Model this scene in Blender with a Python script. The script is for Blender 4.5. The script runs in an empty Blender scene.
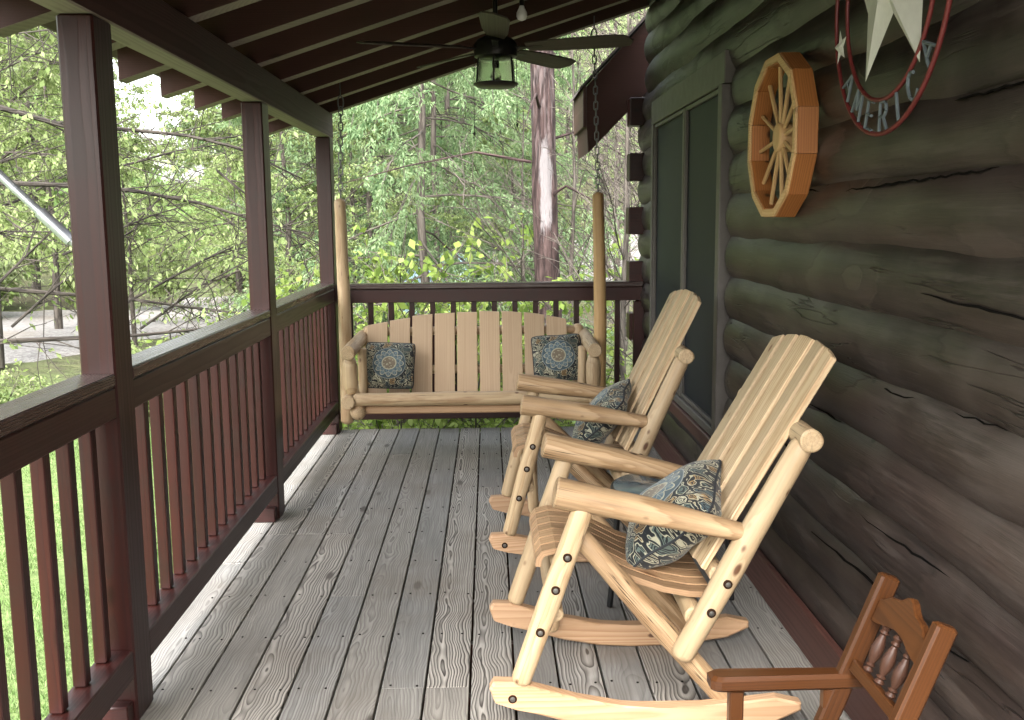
import bpy, math, random
import numpy as np
from mathutils import Vector, Matrix
random.seed(7)
PI = math.pi
S = bpy.context.scene
COL = S.collection
def V(*a): return Vector(a)

# ------------------------------------------------------------------ camera
F_PX, PITCH, YAW, ROLL = 984.67, 0.142139, 0.0225656, -0.0085513
CAM = V(0, 0, 1.52)
def _rz(v, a): return V(v[0]*math.cos(a)+v[1]*math.sin(a), -v[0]*math.sin(a)+v[1]*math.cos(a), v[2])
_fw = _rz((0, math.cos(PITCH), -math.sin(PITCH)), YAW)
_up = _rz((0, math.sin(PITCH), math.cos(PITCH)), YAW)
_rt = _rz((1, 0, 0), YAW)
C_R = _rt*math.cos(ROLL)+_up*math.sin(ROLL)
C_U = -_rt*math.sin(ROLL)+_up*math.cos(ROLL)
C_F = _fw
def at(u, v, Y):
    """world point seen at pixel (u, v) at depth Y"""
    d = C_R*(u-512)-C_U*(v-360)+C_F*F_PX
    return CAM+d*(Y/d.y)
cd = bpy.data.cameras.new('camera')
cam = bpy.data.objects.new('camera', cd); COL.objects.link(cam)
M3 = Matrix((C_R, C_U, -C_F)).transposed()
cam.matrix_world = Matrix.Translation(CAM) @ M3.to_4x4()
cd.sensor_fit = 'HORIZONTAL'; cd.sensor_width = 36; cd.lens = F_PX*36/1024
cd.clip_start = 0.05; cd.clip_end = 2000
S.camera = cam

# ------------------------------------------------------------------ node helpers
class NT:
    def __init__(s, name):
        s.m = bpy.data.materials.new(name); s.m.use_nodes = True
        s.t = s.m.node_tree; s.t.nodes.clear()
        s.out = s.t.nodes.new('ShaderNodeOutputMaterial')
    def n(s, typ, **kw):
        x = s.t.nodes.new('ShaderNode'+typ)
        for k, v in kw.items(): setattr(x, k, v)
        return x
    def put(s, sock, v):
        if isinstance(v, bpy.types.NodeSocket): s.t.links.new(v, sock)
        elif v is not None:
            if isinstance(v, (tuple, list)) and len(v) == 3 and sock.type == 'RGBA': v = (*v, 1)
            sock.default_value = v
    def m_(s, op, a, b=None, c=None, clamp=False):
        x = s.n('Math', operation=op); x.use_clamp = clamp
        for i, v in enumerate((a, b, c)):
            if v is not None: s.put(x.inputs[i], v)
        return x.outputs[0]
    def add(s, a, b): return s.m_('ADD', a, b)
    def sub(s, a, b): return s.m_('SUBTRACT', a, b)
    def mul(s, a, b): return s.m_('MULTIPLY', a, b)
    def vm(s, op, a, b=None, scale=None):
        x = s.n('VectorMath', operation=op); s.put(x.inputs[0], a)
        if b is not None: s.put(x.inputs[1], b)
        if scale is not None: s.put(x.inputs['Scale'], scale)
        return x.outputs['Value'] if op in ('LENGTH', 'DISTANCE', 'DOT_PRODUCT') else x.outputs[0]
    def attr(s, name):
        return s.n('Attribute', attribute_name=name)
    def sep(s, v):
        x = s.n('SeparateXYZ'); s.put(x.inputs[0], v); return x.outputs[0], x.outputs[1], x.outputs[2]
    def comb(s, a, b, c):
        x = s.n('CombineXYZ')
        for i, v in enumerate((a, b, c)): s.put(x.inputs[i], v)
        return x.outputs[0]
    def noise(s, vec, scale=1., detail=3., rough=.5, dist=0., out=0):
        x = s.n('TexNoise'); s.put(x.inputs['Vector'], vec); x.inputs['Scale'].default_value = scale
        x.inputs['Detail'].default_value = detail; x.inputs['Roughness'].default_value = rough
        x.inputs['Distortion'].default_value = dist
        return x.outputs[out]
    def vor(s, vec, scale=1., feature='F1', out=0, rnd=1.):
        x = s.n('TexVoronoi', feature=feature); s.put(x.inputs['Vector'], vec); x.inputs['Scale'].default_value = scale
        x.inputs['Randomness'].default_value = rnd
        return x.outputs[out]
    def ramp(s, f, stops, interp='LINEAR'):
        x = s.n('ValToRGB'); s.put(x.inputs[0], f); e = x.color_ramp; e.interpolation = interp
        while len(e.elements) < len(stops): e.elements.new(.5)
        for el, (p, c) in zip(e.elements, stops):
            el.position = p
            el.color = (c, c, c, 1) if not isinstance(c, (tuple, list)) else (*c, 1)
        return x.outputs[0]
    def mix(s, f, a, b, blend='MIX'):
        x = s.n('Mix', data_type='RGBA', blend_type=blend)
        s.put(x.inputs[0], f); s.put(x.inputs[6], a); s.put(x.inputs[7], b); return x.outputs[2]
    def mapr(s, v, a, b, c=0., d=1., smooth=False):
        x = s.n('MapRange')
        if smooth: x.interpolation_type = 'SMOOTHSTEP'
        for i, q in enumerate((v, a, b, c, d)): s.put(x.inputs[i], q)
        return x.outputs[0]
    def bump(s, h, strength=.3, dist=.002):
        x = s.n('Bump'); x.inputs['Strength'].default_value = strength; x.inputs['Distance'].default_value = dist
        s.put(x.inputs['Height'], h); return x.outputs[0]
    def bsdf(s, col, rough=.6, normal=None, metal=0., spec=.5, **kw):
        x = s.n('BsdfPrincipled'); s.put(x.inputs['Base Color'], col); s.put(x.inputs['Roughness'], rough)
        x.inputs['Metallic'].default_value = metal; s.put(x.inputs['Specular IOR Level'], spec)
        if normal is not None: s.put(x.inputs['Normal'], normal)
        for k, v in kw.items(): s.put(x.inputs[k.replace('_', ' ')], v)
        s.t.links.new(x.outputs[0], s.out.inputs[0]); return x
    def rnd(s): return s.n('ObjectInfo').outputs['Random']
    def pos(s): return s.n('NewGeometry').outputs['Position']
    def objc(s): return s.n('TexCoord').outputs['Object']

def wood(name, light, dark, ring=150., warp=.012, zs=.9, contrast=1., knots=.5, knotcol=None, rough=.6,
         bump=.25, tint=.12, grime=None, fibre=.25, knotscale=(5, 5, 2.2), spec=.4, latew=.62, checks=0., streak=None, cvar=0., sknots=0., mid=0., alt=None):
    """solid 3D wood: growth rings about a wandering pith, from the 'gc' grain coordinate (z along the grain)"""
    t = NT(name); gc = t.attr('gc').outputs['Vector']
    x, y, z = t.sep(gc)
    slow = t.comb(t.mul(x, 4.), t.mul(y, 4.), t.mul(z, zs))
    wv = t.vm('SUBTRACT', t.noise(slow, 1., 2., .5, out=1), (.5, .5, .5))
    wv = t.vm('SCALE', wv, scale=warp*2)
    kv = t.comb(t.mul(x, knotscale[0]), t.mul(y, knotscale[1]), t.mul(z, knotscale[2]))
    kd = t.vor(kv, 1.)
    kn = t.m_('EXPONENT', t.mul(t.m_('POWER', t.m_('DIVIDE', kd, .17), 2.), -1.))
    p = t.vm('ADD', t.comb(x, y, 0.), wv)
    px, py, _ = t.sep(p)
    r = t.m_('SQRT', t.add(t.mul(px, px), t.mul(py, py)))
    fine = t.noise(t.comb(t.mul(x, 60.), t.mul(y, 60.), t.mul(z, 5.)), 1., 2.)
    r = t.add(t.add(r, t.mul(kn, knots*.014)), t.mul(fine, .0022))
    q = t.add(t.mul(r, ring), t.mul(t.noise(t.comb(t.mul(r, ring*.23), 0., 0.), 1., 1.), 2.2))
    f = t.m_('FRACT', q)
    late = t.ramp(f, [(0, 0.), (.25, .05), (latew, .55), (.9, 1.), (1., 0.)])
    fib = t.noise(t.comb(t.mul(x, 380.), t.mul(y, 380.), t.mul(z, 7.)), 1., 3., .6)
    blot = t.noise(t.comb(t.mul(x, 3.), t.mul(y, 3.), t.mul(z, 1.1)), 1., 3.)
    fac = t.mul(late, t.mul(t.mul(t.mapr(blot, .3, .7, .45, 1.), contrast), t.mapr(t.attr('gs').outputs['Fac'], 0., 1., 1-cvar, 1+cvar*.3)))
    fac = t.m_('ADD', fac, t.mul(t.sub(fib, .5), fibre*2), clamp=True)
    if alt: light = t.mix(t.m_('FRACT', t.mul(t.attr('gs').outputs['Fac'], 7.3)), light, alt)
    c = t.mix(fac, light, dark)
    if mid:
        md = t.noise(t.comb(t.mul(x, 70.), t.mul(y, 70.), t.mul(z, 2.5)), 1., 4., .65)
        c = t.vm('SCALE', c, scale=t.mapr(md, .3, .7, 1-mid, 1+mid))
    kcore = t.mapr(kd, .05, .12, 1., 0., True)
    if knotcol is None: knotcol = tuple(a*.3 for a in dark)
    c = t.mix(t.mul(kcore, min(1, knots*1.5)), c, knotcol)
    tv = t.add(t.add(t.mul(t.sub(t.attr('gs').outputs['Fac'], .5), tint*2), t.mul(t.sub(blot, .5), tint*2)), 1.)
    c = t.vm('SCALE', c, scale=tv)
    if grime:
        g = t.noise(t.pos(), grime[1], 4., .65)
        c = t.mix(t.mapr(g, grime[2], grime[3], 0., grime[4]), c, grime[0])
    h = t.add(t.mul(late, .6), t.mul(fib, .5))
    if sknots:
        sv = t.comb(t.mul(x, 20.), t.mul(y, 20.), t.mul(z, 11.))
        sd_ = t.vor(sv, 1.); sc_, _a, _b = t.sep(t.vor(sv, 1., out=1))
        sk = t.mul(t.mapr(sd_, .10, .22, 1., 0., True), t.mapr(sc_, 1-sknots, 1-sknots+.02, 0., 1.))
        c = t.mix(sk, c, knotcol)
    if streak:
        sn = t.noise(t.comb(t.mul(x, 16.), t.mul(y, 16.), t.mul(z, 2.2)), 1., 4., .6)
        sm = t.mul(t.mapr(sn, .52, .66, 0., 1., True), streak[1])
        c = t.mix(sm, c, streak[0])
    if checks:
        a_ = t.m_('ARCTAN2', y, x)
        cn = t.noise(t.comb(t.mul(t.m_('COSINE', a_), 2.6), t.mul(t.m_('SINE', a_), 2.6), t.mul(z, .9)), 1., 3., .55)
        cm = t.noise(t.comb(t.mul(x, 3.), t.mul(y, 3.), t.mul(z, 1.3)), 1., 2.)
        ck = t.mul(t.mapr(t.m_('ABSOLUTE', t.sub(cn, .5)), .003, .012, 1., 0.), t.mapr(cm, .5, .58, 0., 1.))
        ck = t.mul(ck, checks)
        c = t.mix(ck, c, tuple(a*.12 for a in dark)); h = t.sub(h, t.mul(ck, 3.))
    t.bsdf(c, t.mapr(fac, 0., 1., rough, min(1, rough+.12)), t.bump(h, bump, .0015), spec=spec)
    return t.m

MAT = {}
MAT['deck'] = wood('weathered_deck', (.248, .240, .223), (.032, .027, .023), ring=95, warp=.05, zs=2.8, contrast=1.2, knots=1.1,
                   rough=.62, bump=.6, tint=.3, fibre=.22, knotscale=(5, 5, 1.7), cvar=.8, alt=(.272, .25, .218), mid=.22, knotcol=(.06, .05, .042), grime=((.14, .115, .09), 1.7, .47, .72, .6))
MAT['stain'] = wood('dark_red_stain', (.030, .0075, .006), (.014, .0042, .0036), ring=120, contrast=.7, knots=.4, rough=.34, bump=.25, tint=.25, fibre=.3,
                    grime=((.016, .010, .008), 5, .5, .75, .6), spec=.32)
MAT['cap'] = wood('worn_rail_cap', (.046, .022, .018), (.024, .012, .010), ring=120, contrast=.7, knots=.4, rough=.26, bump=.35, tint=.25, fibre=.4, grime=((.07, .052, .045), 4, .5, .75, .7), spec=.5)
MAT['litunderside'] = wood('painted_lit_underside', (.24, .205, .17), (.13, .11, .09), ring=120, contrast=.6, knots=.3, rough=.8, bump=.2, tint=.2, spec=.2)  # paler colour paints in the light on rafter and beam undersides
MAT['roof'] = wood('dark_rafter_stain', (.058, .023, .018), (.03, .013, .010), ring=120, contrast=.6, knots=.3, rough=.6, bump=.2, tint=.25,
                   grime=((.03, .026, .018), 3, .5, .8, .5), spec=.25)
MAT['wall'] = wood('stained_log_wall', (.026, .0182, .0158), (.010, .0074, .0066), ring=90, warp=.02, contrast=.8, knots=1., rough=.36, bump=.9, spec=.35, tint=.35, checks=.6, streak=((.058, .046, .041), .6), sknots=.06, mid=.4,
                   fibre=.55, grime=((.052, .042, .037), 3.2, .46, .74, .7), knotscale=(3, 3, 1.6))
MAT['base'] = wood('red_brown_trim', (.065, .026, .020), (.035, .015, .012), ring=120, contrast=.6, knots=.4, rough=.5, bump=.2, tint=.2)
MAT['peeled'] = wood('peeled_cedar_log', (.42, .31, .185), (.27, .165, .08), ring=95, warp=.016, zs=1.6, contrast=.75, knots=.75, knotcol=(.10, .045, .02),
                     rough=.5, bump=.22, tint=.16, fibre=.22, knotscale=(9, 9, 4.2), checks=.8, streak=((.29, .18, .095), .8), cvar=.3, sknots=.4, mid=.14)
MAT['armlog'] = wood('tan_cedar_log', (.36, .245, .14), (.21, .125, .06), ring=95, warp=.016, zs=1.6, contrast=1., knots=.75, knotcol=(.06, .028, .013), rough=.5, bump=.25, tint=.2, fibre=.28, knotscale=(9, 9, 4.2), checks=1., streak=((.22, .13, .065), .8), cvar=.3, sknots=.32, mid=.2)
MAT['goldlog'] = wood('golden_cedar_log', (.38, .245, .11), (.26, .145, .055), ring=95, contrast=.7, knots=.6, rough=.5, bump=.2, tint=.1, fibre=.2, sknots=.1)
MAT['rocker'] = wood('peach_cedar_plank', (.40, .255, .15), (.27, .15, .075), ring=110, warp=.016, contrast=1., knots=.7, knotcol=(.07, .03, .014), rough=.5, bump=.2, tint=.2, fibre=.25, streak=((.30, .18, .09), .5), sknots=.1)
MAT['slat'] = wood('cedar_slat', (.43, .325, .20), (.25, .145, .07), ring=130, warp=.016, cvar=.5, contrast=.95, knots=.6, knotcol=(.12, .05, .02), rough=.5, bump=.15, tint=.22, fibre=.25, streak=((.31, .19, .09), .7), sknots=.12)
MAT['seatslat'] = wood('amber_cedar_slat', (.36, .225, .125), (.23, .13, .06), ring=130, contrast=.8, knots=.5, knotcol=(.12, .05, .02), rough=.45, bump=.15, tint=.2, fibre=.2)
MAT['pink'] = wood('pale_pink_cedar', (.44, .32, .205), (.33, .215, .125), ring=110, warp=.012, contrast=.6, knots=.7, knotcol=(.12, .05, .03), rough=.55, bump=.12, tint=.1, fibre=.2)
MAT['childwood'] = wood('red_brown_varnish', (.056, .020, .006), (.026, .009, .003), ring=130, contrast=.8, knots=.3, rough=.3, bump=.1, tint=.12, fibre=.25, spec=.3)
MAT['spindle'] = wood('grey_brown_spindle', (.045, .020, .012), (.025, .011, .007), ring=130, contrast=.6, knots=.2, spec=.25, rough=.4, bump=.1, tint=.1)
MAT['wheelwood'] = wood('orange_pine', (.36, .138, .038), (.17, .052, .013), ring=120, warp=.012, contrast=.8, knots=.8, knotcol=(.05, .018, .007), rough=.4, bump=.1, tint=.25, knotscale=(7, 7, 5))
MAT['wheelpale'] = wood('pale_pine', (.50, .32, .15), (.36, .19, .07), ring=130, contrast=.6, knots=.4, rough=.45, bump=.1, tint=.12)
MAT['blade'] = wood('brown_fan_blade', (.055, .041, .033), (.033, .025, .02), ring=110, contrast=.6, knots=.1, rough=.5, bump=.1, tint=.1)

def plain(name, col, rough=.5, metal=0., var=.15, scale=30, bump=0., spec=.5):
    t = NT(name); n = t.noise(t.objc(), scale, 4., .6)
    c = t.vm('SCALE', t.comb(*col), scale=t.mapr(n, .25, .75, 1-var, 1+var))
    t.bsdf(c, t.mapr(n, .3, .7, rough*.85, min(1, rough*1.15)), t.bump(n, bump, .002) if bump else None, metal=metal, spec=spec)
    return t.m
MAT['crack'] = plain('dark_crack', (.004, .0035, .003), .95, spec=.05)
MAT['black'] = plain('black_metal', (.012, .012, .012), .45, .3)
MAT['steel'] = plain('zinc_chain_steel', (.14, .14, .14), .4, .8)
MAT['bolt'] = plain('bolt_steel', (.12, .115, .105), .4, .8)
MAT['hole'] = plain('bolt_hole', (.022, .011, .006), .9, spec=.1)
MAT['nail'] = plain('rusty_nail', (.016, .014, .012), .8, spec=.1)
MAT['alu'] = plain('brushed_aluminium', (.42, .44, .48), .35, .7, .08)
MAT['redmetal'] = plain('worn_red_paint', (.12, .016, .015), .5, .2, .3, 40, .1)
MAT['darkred'] = plain('dark_red_paint', (.11, .016, .015), .45, .2, .3, 40)
MAT['whitemetal'] = plain('white_paint', (.50, .49, .46), .45, .1, .1, 25)
MAT['bluegrey'] = plain('blue_grey_paint', (.09, .11, .12), .5, .1, .2, 40)
MAT['white'] = plain('white_plastic', (.75, .74, .70), .35, 0, .05)
MAT['frame'] = plain('dark_window_frame', (.085, .076, .068), .5, .1, .2, 12, .1)
MAT['screen'] = None
def mk_screen():
    t = NT('insect_screen_glass'); o = t.pos(); n = t.noise(o, 1.5, 3.)
    w = t.n('TexWave'); w.inputs['Scale'].default_value = 90
    c = t.ramp(n, [(.3, (.011, .0135, .0175)), (.7, (.017, .020, .026))])
    t.bsdf(c, .5, t.bump(t.noise(o, 900, 1.), .1, .0004), spec=.14)
    return t.m
MAT['screen'] = mk_screen()
def mk_glass():
    t = NT('clear_glass'); x = t.n('BsdfPrincipled')
    x.inputs['Base Color'].default_value = (.86, .9, .82, 1); x.inputs['Roughness'].default_value = .25
    x.inputs['Transmission Weight'].default_value = 1.; x.inputs['IOR'].default_value = 1.2
    t.t.links.new(x.outputs[0], t.out.inputs[0]); return t.m
MAT['glass'] = mk_glass()
def mk_tabletop():
    t = NT('blue_grey_table_glass'); n = t.noise(t.objc(), 25, 4.)
    t.bsdf(t.ramp(n, [(.3, (.10, .13, .145)), (.7, (.16, .19, .20))]), .12, spec=.6); return t.m
MAT['tabletop'] = mk_tabletop()

def mk_pillow():
    t = NT('medallion_pillow_cloth'); a = t.attr('pc').outputs['Vector']
    x, y, side = t.sep(a)
    wob = t.vm('SUBTRACT', t.noise(a, 3., 2., out=1), (.5, .5, .5))
    r = t.m_('SQRT', t.add(t.mul(x, x), t.mul(y, y)))
    th = t.m_('ARCTAN2', y, x)
    navy, cream, blue, gold, teal = (.012, .014, .016), (.34, .325, .235), (.05, .075, .082), (.25, .16, .07), (.085, .112, .098)
    def band(v, c0, w): return t.mapr(t.m_('ABSOLUTE', t.sub(v, c0)), w*.6, w*1.3, 1., 0.)
    # border: paisley leaves from a warped cell pattern
    wv = t.vm('ADD', a, t.vm('SCALE', wob, scale=.55))
    d1 = t.vor(wv, 3.6); de = t.vor(wv, 3.6, 'DISTANCE_TO_EDGE')
    swirl = t.m_('ABSOLUTE', t.m_('SINE', t.add(t.mul(d1, 24.), t.mul(t.noise(a, 5., 1.), 9.))))
    cellc = t.vor(wv, 3.6, out=1); cr, cg, cb = t.sep(cellc)
    fillc = t.ramp(cr, [(0, teal), (.35, cream), (.6, gold), (.8, blue)], 'CONSTANT')
    leaf = t.mapr(swirl, .63, .8, 0., 1.)
    col = t.mix(leaf, navy, fillc)
    col = t.mix(t.mapr(de, .05, .09, 1., 0.), col, navy)
    col = t.mix(band(de, .10, .022), col, cream)
    # medallion
    pet8 = t.m_('ABSOLUTE', t.m_('COSINE', t.mul(th, 6.)))
    pet4 = t.m_('ABSOLUTE', t.m_('SINE', t.mul(th, 6.)))
    med = t.mapr(r, .625, .64, 1., 0.)
    mcol = t.mix(t.mapr(t.noise(a, 14., 3.), .4, .65), blue, (.045, .07, .095))
    col = t.mix(med, col, mcol)
    r1 = t.add(t.mul(pet8, .13), .43)
    inpet = t.mapr(t.sub(r, r1), -.005, .005, 1., 0.)
    col = t.mix(inpet, col, t.mix(t.mapr(t.noise(a, 18., 2.), .45, .6), (.11, .15, .17), (.06, .09, .11)))
    col = t.mix(band(r, r1, .016), col, cream)
    col = t.mix(t.mul(band(r, t.add(t.mul(pet4, .1), .34), .012), .8), col, cream)
    rad = t.mapr(t.m_('ABSOLUTE', t.m_('SINE', t.mul(th, 6.))), .05, .1, 1., 0.)
    col = t.mix(t.mul(t.mul(rad, t.mapr(r, .28, .29, 0., 1.)), t.mul(inpet, .6)), col, (.3, .32, .28))
    col = t.mix(t.mapr(r, .265, .275, 1., 0.), col, (.16, .13, .095))
    dots = t.vor(a, 14.); col = t.mix(t.mul(t.mapr(dots, .25, .4, 1., 0.), t.mapr(r, .235, .245, 1., 0.)), col, cream)
    col = t.mix(band(r, .265, .022), col, cream)
    col = t.mix(band(r, .635, .012), col, (.2, .22, .21))
    weave = t.noise(a, 160., 1.)
    col = t.vm('SCALE', col, scale=t.mapr(weave, .3, .7, .8, 1.2))
    t.bsdf(col, .85, t.bump(weave, .25, .001), spec=.2, Sheen_Weight=.15)
    return t.m
MAT['pillow'] = mk_pillow()

def mk_leaf(name, c1, c2, c3, tr=.45):
    t = NT(name); f = t.attr('lv').outputs['Fac']
    n = t.noise(t.pos(), .9, 2.)
    k = t.m_('ADD', t.mul(f, .75), t.mul(t.sub(n, .38), 1.0), clamp=True)
    c = t.ramp(k, [(.05, c1), (.5, c2), (.95, c3)])
    d = t.n('BsdfDiffuse'); t.put(d.inputs[0], c)
    g = t.n('BsdfTranslucent'); t.put(g.inputs[0], t.vm('MULTIPLY', c, (1.1, 1.1, .85)))
    m = t.n('MixShader'); m.inputs[0].default_value = tr
    t.t.links.new(d.outputs[0], m.inputs[1]); t.t.links.new(g.outputs[0], m.inputs[2])
    t.t.links.new(m.outputs[0], t.out.inputs[0]); return t.m
MAT['lime'] = mk_leaf('spring_lime_leaves', (.12, .17, .06), (.22, .28, .12), (.32, .37, .19), .55)
MAT['green'] = mk_leaf('mid_green_leaves', (.09, .15, .05), (.17, .26, .10), (.26, .34, .15), .5)
MAT['hem'] = mk_leaf('hemlock_sprays', (.09, .155, .075), (.19, .27, .145), (.28, .35, .21), .55)
MAT['shrubleaf'] = mk_leaf('bright_shrub_leaves', (.08, .13, .03), (.17, .23, .06), (.26, .32, .11), .5)
MAT['palewood'] = mk_leaf('pale_new_leaves', (.13, .17, .09), (.22, .27, .14), (.30, .34, .20), .5)
MAT['dryleaf'] = mk_leaf('brown_leaf_litter', (.05, .03, .018), (.09, .06, .035), (.14, .10, .065), .2)

def mk_bark(name, c1, c2, scar=False):
    t = NT(name); gc = t.attr('gc').outputs['Vector']; x, y, z = t.sep(gc)
    v = t.comb(t.mul(x, 22.), t.mul(y, 22.), t.mul(z, 3.2))
    n = t.noise(v, 1., 5., .65, .6); r = t.vor(t.vm('ADD', v, t.vm('SCALE', t.noise(v, 1., 2., out=1), scale=1.2)), .55, 'DISTANCE_TO_EDGE')
    c = t.mix(t.mapr(n, .35, .65), c1, c2)
    c = t.mix(t.mapr(r, .0, .16, .8, 0.), c, tuple(a*.35 for a in c1))
    if scar:
        # bare pale patch where the bark has come away
        edge = t.noise(t.comb(t.mul(x, 9.), t.mul(y, 9.), t.mul(z, 1.6)), 1., 5., .7)
        ax = t.mapr(t.add(t.m_('ABSOLUTE', t.sub(x, -.02)), t.mul(t.sub(edge, .5), .22)), .045, .07, 1., 0.)
        az = t.mapr(t.add(t.m_('ABSOLUTE', t.sub(z, 2.62)), t.mul(t.sub(edge, .5), 1.1)), .36, .5, 1., 0.)
        fy = t.mapr(y, -.05, .0, 1., 0.)
        m = t.mul(t.mul(ax, az), fy)
        m2 = t.mul(t.mul(t.mapr(n, .5, .6), t.mapr(z, 2.5, 3.2)), .25)
        c = t.mix(t.m_('MAXIMUM', m, m2), c, t.mix(n, (.10, .092, .094), (.17, .155, .157)))
    t.bsdf(c, .85, t.bump(t.add(n, t.mul(r, 1.2)), .9, .02), spec=.2); return t.m
MAT['bark'] = mk_bark('grey_bark', (.055, .045, .038), (.10, .088, .075))
MAT['darkbark'] = mk_bark('dark_wet_bark', (.022, .018, .015), (.05, .043, .036))
MAT['cedarbark'] = mk_bark('red_brown_bark', (.022, .0125, .012), (.065, .043, .040), True)

def mk_lawn():
    t = NT('lawn_turf'); p = t.pos(); n = t.noise(p, .5, 4.); f = t.noise(p, 14., 4., .7)
    c = t.mix(t.mapr(n, .35, .65), (.075, .115, .04), (.13, .17, .065)); c = t.mix(t.mapr(f, .35, .7), c, (.05, .075, .025))
    b = t.noise(p, .23, 5., .6); c = t.mix(t.mapr(b, .58, .70, 0., .8), c, (.12, .095, .06))
    t.bsdf(c, .9, t.bump(f, .8, .05), spec=.1); return t.m
MAT['lawn'] = mk_lawn()
def mk_gravel():
    t = NT('pale_gravel'); p = t.pos(); v = t.vor(p, 22., out=1); d = t.vor(p, 22.); b = t.noise(p, .45, 5., .6)
    vx, vy, vz = t.sep(v)
    c = t.mix(vx, (.11, .102, .098), (.24, .228, .22)); c = t.mix(t.mapr(b, .52, .7, 0., .7), c, (.15, .125, .10))
    t.bsdf(c, .8, t.bump(d, .8, .02), spec=.3); return t.m
MAT['gravel'] = mk_gravel()
def mk_forestfloor():
    t = NT('leaf_littered_hill'); p = t.pos(); n = t.noise(p, .12, 6., .65); f = t.noise(p, 2.5, 5., .7)
    c = t.mix(t.mapr(n, .4, .6), (.085, .115, .045), (.10, .09, .055)); c = t.mix(t.mapr(f, .4, .7), c, (.06, .055, .04))
    t.bsdf(c, .95, t.bump(f, .8, .3), spec=.05); return t.m
MAT['floor'] = mk_forestfloor()
MAT['tarp'] = plain('pale_blue_tarp', (.36, .52, .66), .35, 0, .2, 3, .6)
MAT['shed'] = wood('rust_brown_board', (.15, .085, .07), (.09, .05, .042), ring=20, contrast=.5, knots=.2, rough=.8, tint=.3)
MAT['shedroof'] = plain('grey_brown_shingle', (.11, .09, .085), .8, 0, .35, 5, .3)
MAT['fixture'] = plain('dark_bronze', (.016, .014, .013), .4, .5)

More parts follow.
